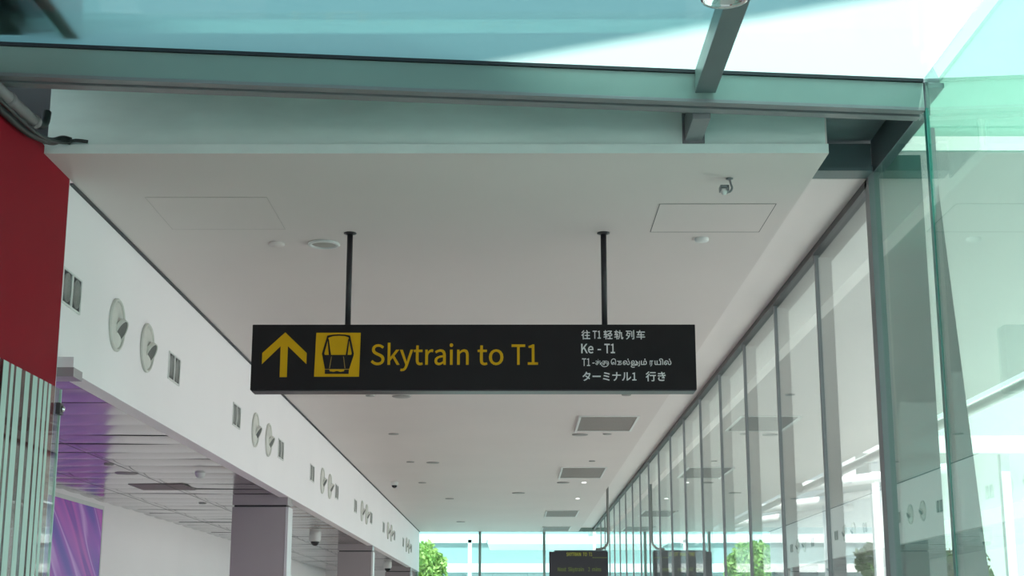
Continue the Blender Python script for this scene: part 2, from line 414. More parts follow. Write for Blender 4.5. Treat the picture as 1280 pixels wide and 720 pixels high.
# rafter under the glass
t = thing('roof_rafter', 'slim grey steel rafter running towards the camera under the glass roof', 'beam', (RX, 5, 2.544))
bm = new_bm(); box(bm, RX - .048, RX + .048, 2.4, beam_y(RX) - .0125, 2.555, ZR + .003); obj('rafter_bar', bm, M_steel, t, .003)
bm = new_bm(); box(bm, RX - .05, RX + .05, 2.4, beam_y(RX) - .008, 2.546, 2.5548); obj('rafter_flange', bm, M_dsteel, t)
bm = new_bm(); box(bm, RX - .045, RX + .045, beam_y(RX) + .155, YF + .011, 2.470, 2.60); box(bm, RX - .058, RX + .058, YF - .0, YF + .011, 2.455, 2.62); obj('end_bracket', bm, M_flange, t, .003)
# chrome downlight under the rafter
X0, Y0 = on_ceiling(906, -6, 2.50)
t = thing('canopy_downlight', 'round chrome downlight under the rafter at the top edge of the photo', 'lamp', (X0, Y0, 2.50))
bm = new_bm(); lathe(bm, [(.055, .045), (.085, .045), (.088, .0), (.098, -.004), (.10, -.012), (.096, -.02), (.082, -.02), (.078, -.01)], (X0, Y0, 2.50), (0, 0, 1), caps=False); obj('trim_ring', bm, M_chrome, t)
bm = new_bm(); lathe(bm, [(.0, .03), (.045, .025), (.078, -.01)], (X0, Y0, 2.50), (0, 0, 1), caps=False); obj('reflector', bm, M_chrome, t)
bm = new_bm(); lathe(bm, [(0, -.004), (.02, -.002), (.026, .012), (.026, .028)], (X0, Y0, 2.50), (0, 0, 1)); obj('bulb', bm, M_lens, t)

# ------------------------------------------------------------------ pipes and cables top left
pa, pb = Vector((-2.405, 6.0, 2.42)), Vector((-2.395, 7.02, 2.455))
t = thing('conduit_pipe', 'thick grey conduit pipe above the red wall at the left edge', 'pipe', pa)
bm = new_bm(); tube(bm, [pa, pb], .030, 16); obj('pipe', bm, M_lead, t)
for q in (.35, .62, .97):
    bm = new_bm(); lathe(bm, [(.029, -.02), (.036, -.018), (.036, .018), (.029, .02)], pa.lerp(pb, q), pb - pa); obj('coupling', bm, M_lead, t)
bm = new_bm(); tube(bm, smooth_path([pb, (-2.39, 7.08, 2.465), (-2.385, 7.13, 2.50), (-2.385, 7.15, 2.56)], 5), .022, 10); obj('elbow', bm, M_cable, t)
for cl, r, lab in (([(-2.42, 6.2, 2.365), (-2.42, 6.6, 2.375), (-2.412, 6.92, 2.385), (-2.40, 7.12, 2.41), (-2.385, 7.26, 2.44), (-2.35, 7.315, 2.47), (-2.31, 7.325, 2.463)], .020, 'thick black cable drooping along the top of the red wall'),
                   ([(-2.37, 6.2, 2.36), (-2.37, 6.7, 2.372), (-2.365, 7.0, 2.385), (-2.35, 7.2, 2.42), (-2.32, 7.29, 2.445), (-2.28, 7.31, 2.462), (-2.22, 7.325, 2.460)], .009, 'thin black cable hanging beside the thick cable by the red wall')):
    bm = new_bm(); tube(bm, smooth_path(cl, 8), r)
    tag(obj('cable', bm, M_cable), lab, 'cable')
# ------------------------------------------------------------------ striped glass screen
SXP = -2.385
def sy(px, y=600):
    d = SXP * F / (px - 644.0); z = (784 - y) * cs * d / F
    return (d - z * sn) / cs
t = thing('glass_screen', 'glass screen with vertical pale green stripes in front of the red wall', 'glass screen', (SXP, 6.5, -EYE))
bm = new_bm(); box(bm, SXP - .005, SXP + .005, 3.0, 7.68, -EYE + .02, 1.215); obj('pane', bm, glass('screen_glass', (.80,.90,.86), .8), t)
bm = new_bm(); box(bm, SXP - .006, SXP + .0065, 7.681, 7.69, -EYE + .02, 1.215); obj('pane_edge', bm, paint('pale_glass_edge', (.45,.66,.60), .2, .04, 4), t)
bm = new_bm()
gaps = [(-28,-24),(-14,-9),(-2,1),(5,8),(15,20),(26,30),(36,38.5),(43,45),(49,51),(54,70)]
e0 = -60
for a, b in gaps:
    box(bm, SXP + .0055, SXP + .0062, sy(e0), sy(a), -EYE + .02, 1.214); e0 = b
pr = sy(-60); yy = 3.0
while yy < pr - .1:
    ww = random.choice((.05, .08, .12)); box(bm, SXP + .0055, SXP + .0062, yy, min(yy + ww, pr - .01), -EYE + .02, 1.214); yy += ww + random.choice((.02, .035))
obj('printed_stripes', bm, paint('mint_print', (.40,.56,.50), .35, .03, 4), t)
bm = new_bm(); box(bm, SXP + .006, SXP + .03, 7.60, 7.66, 1.075, 1.135); obj('clamp', bm, M_blk, t, .003)
bm = new_bm(); lathe(bm, [(.0, .014), (.013, .012), (.017, 0)], (SXP + .03, 7.635, 1.105), (1, 0, 0), 16); obj('bolt', bm, M_chrome, t)
bm = new_bm(); box(bm, SXP - .03, SXP + .03, 3.0, 7.68, -EYE, -EYE + .06); obj('base_channel', bm, M_chrome, t)

# ------------------------------------------------------------------ poster in recess
t = thing('lightbox_poster', 'glowing violet and pink swirl poster on the recess back wall', 'poster', (BKX + .03, 14, -.6))
bm = new_bm(); box(bm, BKX + .012, BKX + .046, 10.0, 17.15, -.9, 1.315); obj('print', bm, M_poster, t)
bm = new_bm()
box(bm, BKX + .005, BKX + .052, 9.94, 10.0, -.96, 1.36); box(bm, BKX + .005, BKX + .052, 17.15, 17.19, -.96, 1.36)
box(bm, BKX + .005, BKX + .052, 10.0, 17.15, 1.315, 1.36); box(bm, BKX + .005, BKX + .052, 10.0, 17.15, -.96, -.9)
obj('frame', bm, M_white, t)

# ------------------------------------------------------------------ columns
cpos = [16.2, 26.0, 35.6]
clab = ['nearest mauve grey square column under the white bulkhead', 'second mauve grey square column, behind the nearest one', 'farthest square column near the end glass wall']
for y, lb in zip(cpos, clab):
    t = thing('square_column', lb, 'column', (-2.76, y, -EYE), 'square columns under the bulkhead')
    x0, x1 = -3.075, LX - .003
    bm = new_bm(); box(bm, x0, x1 - .02, y, y + .30, -EYE, 1.275); obj('shaft', bm, M_col, t, .004)
    bm = new_bm(); box(bm, x1 - .0195, x1 + .012, y - .004, y + .30, -EYE, 1.275); obj('side_panel', bm, M_colside, t, .003)
    bm = new_bm(); box(bm, x0 + .02, x1 - .02, y + .02, y + .28, 1.275, 1.295); obj('shadow_gap', bm, M_gap, t)
    bm = new_bm(); box(bm, x0, x1 - .0, y, y + .30, 1.295, BH - .004); obj('capital', bm, M_col, t, .004)

# ------------------------------------------------------------------ bulkhead fittings
ZJ = 1.822
t0 = thing('air_jet', '', 'air outlet', (LX, 0, ZJ), 'round air jets on the bulkhead')
bm = new_bm(); lathe(bm, [(.164, .0005), (.166, .012), (.158, .020), (.148, .018), (.146, .004)], (LX, 0, ZJ), (1, 0, 0), 36, caps=False); obj('rim', bm, M_jet, t0)
bm = new_bm(); lathe(bm, [(.146, .004), (.142, .010), (.120, .013), (.09, .016), (.05, .018), (0, .019)], (LX, 0, ZJ), (1, 0, 0), 36, caps=False); obj('bowl', bm, M_jet, t0)
nd = Vector((.86, -.05, -.42)).normalized(); nb = Vector((LX + .008, .030, ZJ - .030))
bm = new_bm(); lathe(bm, [(.082, .0), (.080, .012), (.077, .025), (.072, .026), (.070, .012)], nb, nd, 28, caps=False); nz = obj('nozzle', bm, M_jet, t0)
bm = new_bm(); lathe(bm, [(0, .020), (.0712, .020)], nb, nd, 28, caps=False); obj('throat', bm, M_hole, t0)
g0 = thing('speaker_grille', '', 'grille', (LX, 0, ZJ), 'square twin grilles on the bulkhead')
bm = new_bm()
for s in (-1, 1):
    yc = s * .089
    box(bm, LX + .0005, LX + .009, yc - .087, yc - .076, ZJ - .10, ZJ + .10); box(bm, LX + .0005, LX + .009, yc + .076, yc + .087, ZJ - .10, ZJ + .10)
    box(bm, LX + .0005, LX + .009, yc - .076, yc + .076, ZJ + .089, ZJ + .10); box(bm, LX + .0005, LX + .009, yc - .076, yc + .076, ZJ - .10, ZJ - .089)
obj('frame', bm, M_white, g0)
for s in (-1, 1):
    yc = s * .089
    bm = new_bm(); box(bm, LX + .0005, LX + .003, yc - .0755, yc + .0755, ZJ - .0885, ZJ + .0885); obj('backing', bm, M_gap, g0)
    bm = new_bm(); lathe(bm, [(0, .006), (.066, .006), (.0665, .009), (.071, .009), (.0715, .0031)], (LX, yc, ZJ), (1, 0, 0), 28, caps=False)
    for v in bm.verts: v.co.z = ZJ + (v.co.z - ZJ) * 1.16
    obj('speaker_disc', bm, M_mesh, g0)
ordn = ['nearest', 'second', 'third', 'fourth', 'fifth', 'farthest']
first = True
for k in range(6):
    b = 5.0 * k
    for j, (yy, kind) in enumerate(((8.02, 'g'), (8.97, 'j'), (9.74, 'j'), (10.56, 'g'))):
        side = 'left' if j in (0, 1) else 'right'
        if kind == 'j': lb = '%s round white air jet of the %s pair on the white bulkhead' % (side, ordn[k])
        else: lb = '%s square twin grille beside the %s pair of air jets on the bulkhead' % (side, ordn[k])
        src = t0 if kind == 'j' else g0
        if k == 0 and j in (0, 1): src.location.y = yy; src['label'] = lb
        else: dup(src, (LX, yy + b, ZJ), lb)

# ------------------------------------------------------------------ ceiling fittings
def disc(x, y, wpx, nm, label, cat, m, grp=None, Z=CH, th=.012):
    X, Y = on_ceiling(x, y, Z); d = Y * cs + Z * sn; r = wpx * d / F / 2
    bm = new_bm(); lathe(bm, [(r, -.0005), (r, -th*.6), (r*.9, -th), (0, -th)], (X, Y, Z), (0, 0, 1), 24, caps=False)
    return tag(obj(nm, bm, m, origin=(X, Y, Z + EYE)), label, cat, grp)
X, Y = on_ceiling(405, 304)
t = thing('ceiling_speaker', 'round ceiling speaker beside the left sign post', 'speaker', (X, Y, CH))
bm = new_bm(); lathe(bm, [(.100, -.001), (.104, -.010), (.096, -.016), (.082, -.016), (.078, -.006)], (X, Y, CH), (0, 0, 1), 32, caps=False); obj('rim', bm, M_white, t)
bm = new_bm(); lathe(bm, [(0, -.013), (.06, -.012), (.079, -.006)], (X, Y, CH), (0, 0, 1), 32, caps=False); obj('grille', bm, paint('speaker_beige', (.36,.34,.31), .6, .05, 60), t)
disc(346, 304, 20, 'blanking_plate', 'small round cover plate left of the round ceiling speaker', 'cover plate', M_ceil, th=.016)
disc(877, 298, 18, 'smoke_detector', 'small white smoke detector below the right ceiling hatch', 'detector', M_white, th=.02)
dl = [(502,495,24,'largest dark downlight, just below the left half of the hanging sign'),(463,494,12,'small dark ceiling disc below the sign, left of the largest downlight'),
 (492,542,13,'small downlight near the bulkhead, above the ceiling dome camera'),(513,577,10,'tiny ceiling disc left of a wider downlight, nearer than the dome camera'),
 (541,578,16,'downlight in the left half of the ceiling, right of a tiny disc'),(528,603,10,'small downlight just right of the ceiling dome camera'),
 (562,623,11,'small downlight beyond the ceiling dome camera, in the left half'),(576,652,11,'farthest downlight in the left half near the end glass'),
 (725,543,20,'dark downlight just beyond the nearest ceiling vent, left corner'),(759,542,11,'small dark disc just beyond the nearest ceiling vent, right side'),
 (704,603,16,'dark downlight just beyond the second ceiling vent'),(648,616,16,'downlight near the middle of the far ceiling'),
 (783,493,12,'faint ceiling disc just below the right end of the hanging sign'),(740,576,8,'tiny ceiling disc just before the second ceiling vent')]
for x, y, wp, lb in dl:
    disc(x, y, wp, 'downlight', lb, 'ceiling light', M_grey, 'small round downlights in the ceiling')
for x, y, wp, lb in ((730,603,6,'tiny bright spotlight beyond the second vent'), (722,623,5,'tiny bright spotlight between the second and third vents')):
    o = disc(x, y, wp, 'spotlight', lb, 'ceiling light', glow('lamp_on', (1, 1, .97), 2.2), 'lit spotlights in the far ceiling')
# vents
vl = [((725,797),(520,538),'nearest rectangular vent'),((703,757),(584,597),'second rectangular vent'),((687,723),(638,645.5),'third rectangular vent'),((682,713),(658,663.5),'farthest rectangular vent')]
for (xa, xb), (ya, yb), lb in vl:
    x1, y0 = on_ceiling(xb, ya); x0, y1 = on_ceiling(xa, yb)
    x1 = x1 - .0; x0 = x1 - .66
    t = thing('ceiling_vent', lb + ' recessed in the ceiling near the glass wall', 'vent', (x0/2 + x1/2, y0/2 + y1/2, CH), 'rectangular ceiling vents')
    bm = new_bm(); box(bm, x0, x1, y0, y1, CH - .006, CH - .001); obj('panel', bm, M_vent, t)
    bm = new_bm(); q = .025
    box(bm, x0 - q, x0, y0 - q, y1 + q, CH - .03, CH - .001); box(bm, x1, x1 + q, y0 - q, y1 + q, CH - .012, CH - .001)
    box(bm, x0, x1, y0 - q, y0, CH - .012, CH - .001); box(bm, x0, x1, y1, y1 + q, CH - .012, CH - .001)
    obj('frame', bm, M_white, t)
# hatches
def hatch(x0, x1, y0, y1, label, m, l=.004):
    bm = new_bm()
    box(bm, x0, x0 + l, y0, y1, CH - .002, CH - .0005); box(bm, x1 - l, x1, y0, y1, CH - .002, CH - .0005)
    box(bm, x0 + l, x1 - l, y0, y0 + l, CH - .002, CH - .0005); box(bm, x0 + l, x1 - l, y1 - l*1.6, y1, CH - .002, CH - .0005)
    t = thing('access_hatch', label, 'hatch', (x0/2 + x1/2, y0/2 + y1/2, CH), 'flush access hatches in the ceiling')
    obj('gap_line', bm, m, t)
    bm = new_bm(); box(bm, x0 + l, x1 - l, y0 + l, y1 - l*1.6, CH - .0015, CH - .0005); obj('hatch_lid', bm, M_ceil, t)
hatch(.84, 1.52, 8.28, 8.91, 'square access hatch outlined in the ceiling near its right edge', M_line)
hatch(-2.12, -1.42, 8.14, 8.84, 'faint square access hatch in the ceiling near the red wall', paint('hatch_gap_faint', (.52,.47,.46), .8, .05, 20), .003)
# bracket camera near the right hatch
X, Y = on_ceiling(912, 223)
t = thing('bracket_camera', 'small camera on a curved black bracket under the right ceiling edge', 'camera', (X, Y, CH))
bm = new_bm(); tube(bm, smooth_path([(X, Y, CH - .001), (X + .005, Y, CH - .03), (X + .012, Y, CH - .055), (X + .002, Y, CH - .075), (X - .012, Y, CH - .08)]), .006, 8); lathe(bm, [(.02, -.001), (.02, -.006), (.008, -.008)], (X, Y, CH), (0, 0, 1), 16); obj('bracket', bm, M_flange, t)
bm = new_bm(); box(bm, X - .052, X - .008, Y - .03, Y + .03, CH - .058, CH - .046); box(bm, X - .056, X - .050, Y - .03, Y + .03, CH - .075, CH - .047); box(bm, X - .018, X - .008, Y - .03, Y + .03, CH - .08, CH - .047); obj('hood', bm, M_flange, t)
bm = new_bm(); lathe(bm, [(0, -.02), (.012, -.016), (.019, 0), (.019, .015)], (X - .033, Y, CH - .0765), (0, 0, 1), 16); obj('sensor', bm, M_white, t)
# dome cameras
def dome(X, Y, Z, label, s=1.0, drop=0.0):
    t = thing('dome_camera', label, 'camera', (X, Y, Z), 'white dome cameras')
    bm = new_bm(); lathe(bm, [(.075*s, .0), (.085*s, -.02*s), (.085*s, -(.06+drop)*s), (.065*s, -(.085+drop)*s)], (X, Y, Z), (0, 0, 1), 24); obj('housing', bm, M_white, t)
    zz = Z - (.085 + drop) * s
    bm = new_bm(); lathe(bm, [(.062*s, .0), (.060*s, -.02*s), (.045*s, -.045*s), (.02*s, -.058*s), (0, -.06*s)], (X, Y, zz), (0, 0, 1), 24); obj('dome', bm, M_lens, t)
X, Y = on_ceiling(493, 602); dome(X, Y, CH, 'white dome camera with black lens on the main ceiling', .75)
dome(-3.02, 22.6, BH - .006, 'white dome camera hanging between the two nearest columns', 1.05, .06)
dome(-2.80, 33.0, BH - .006, 'white dome camera hanging beyond the second column', 1.05, .06)
def rdisc(x, y, wpx, label):
    X, Y = on_ceiling(x, y, BH); d = Y * cs + BH * sn; r = wpx * d / F / 2
    bm = new_bm(); lathe(bm, [(r, -.004), (r*.9, -.016), (0, -.016)], (X, Y, BH), (0, 0, 1), 20, caps=False)
    tag(obj('recess_downlight', bm, M_grey, origin=(X, Y, BH + EYE)), label, 'ceiling light', 'downlights in the plank ceiling')
rdisc(136, 579, 13, 'small dark downlight in the plank ceiling beside the violet reflection')
rdisc(158, 590, 30, 'wide flat downlight in the plank ceiling above the poster edge')
rdisc(253, 628, 10, 'small downlight in the plank ceiling near the nearest column')
X, Y = on_ceiling(250, 590, BH)
bm = new_bm(); lathe(bm, [(.05, -.003), (.045, -.03), (.03, -.05), (0, -.055)], (X, Y, BH), (0, 0, 1), 20, caps=False)
tag(obj('smoke_detector', bm, M_white, origin=(X, Y, BH + EYE)), 'white smoke detector on the plank ceiling left of the nearest column', 'detector')
xa, ya = on_ceiling(160, 604, BH); xb, yb = on_ceiling(245, 611, BH)
bm = new_bm(); box(bm, xa, xb - .0, ya, yb, BH - .014, BH - .006); tag(obj('recess_vent', bm, M_vent), 'dark slot vent panel in the metal plank ceiling', 'vent')

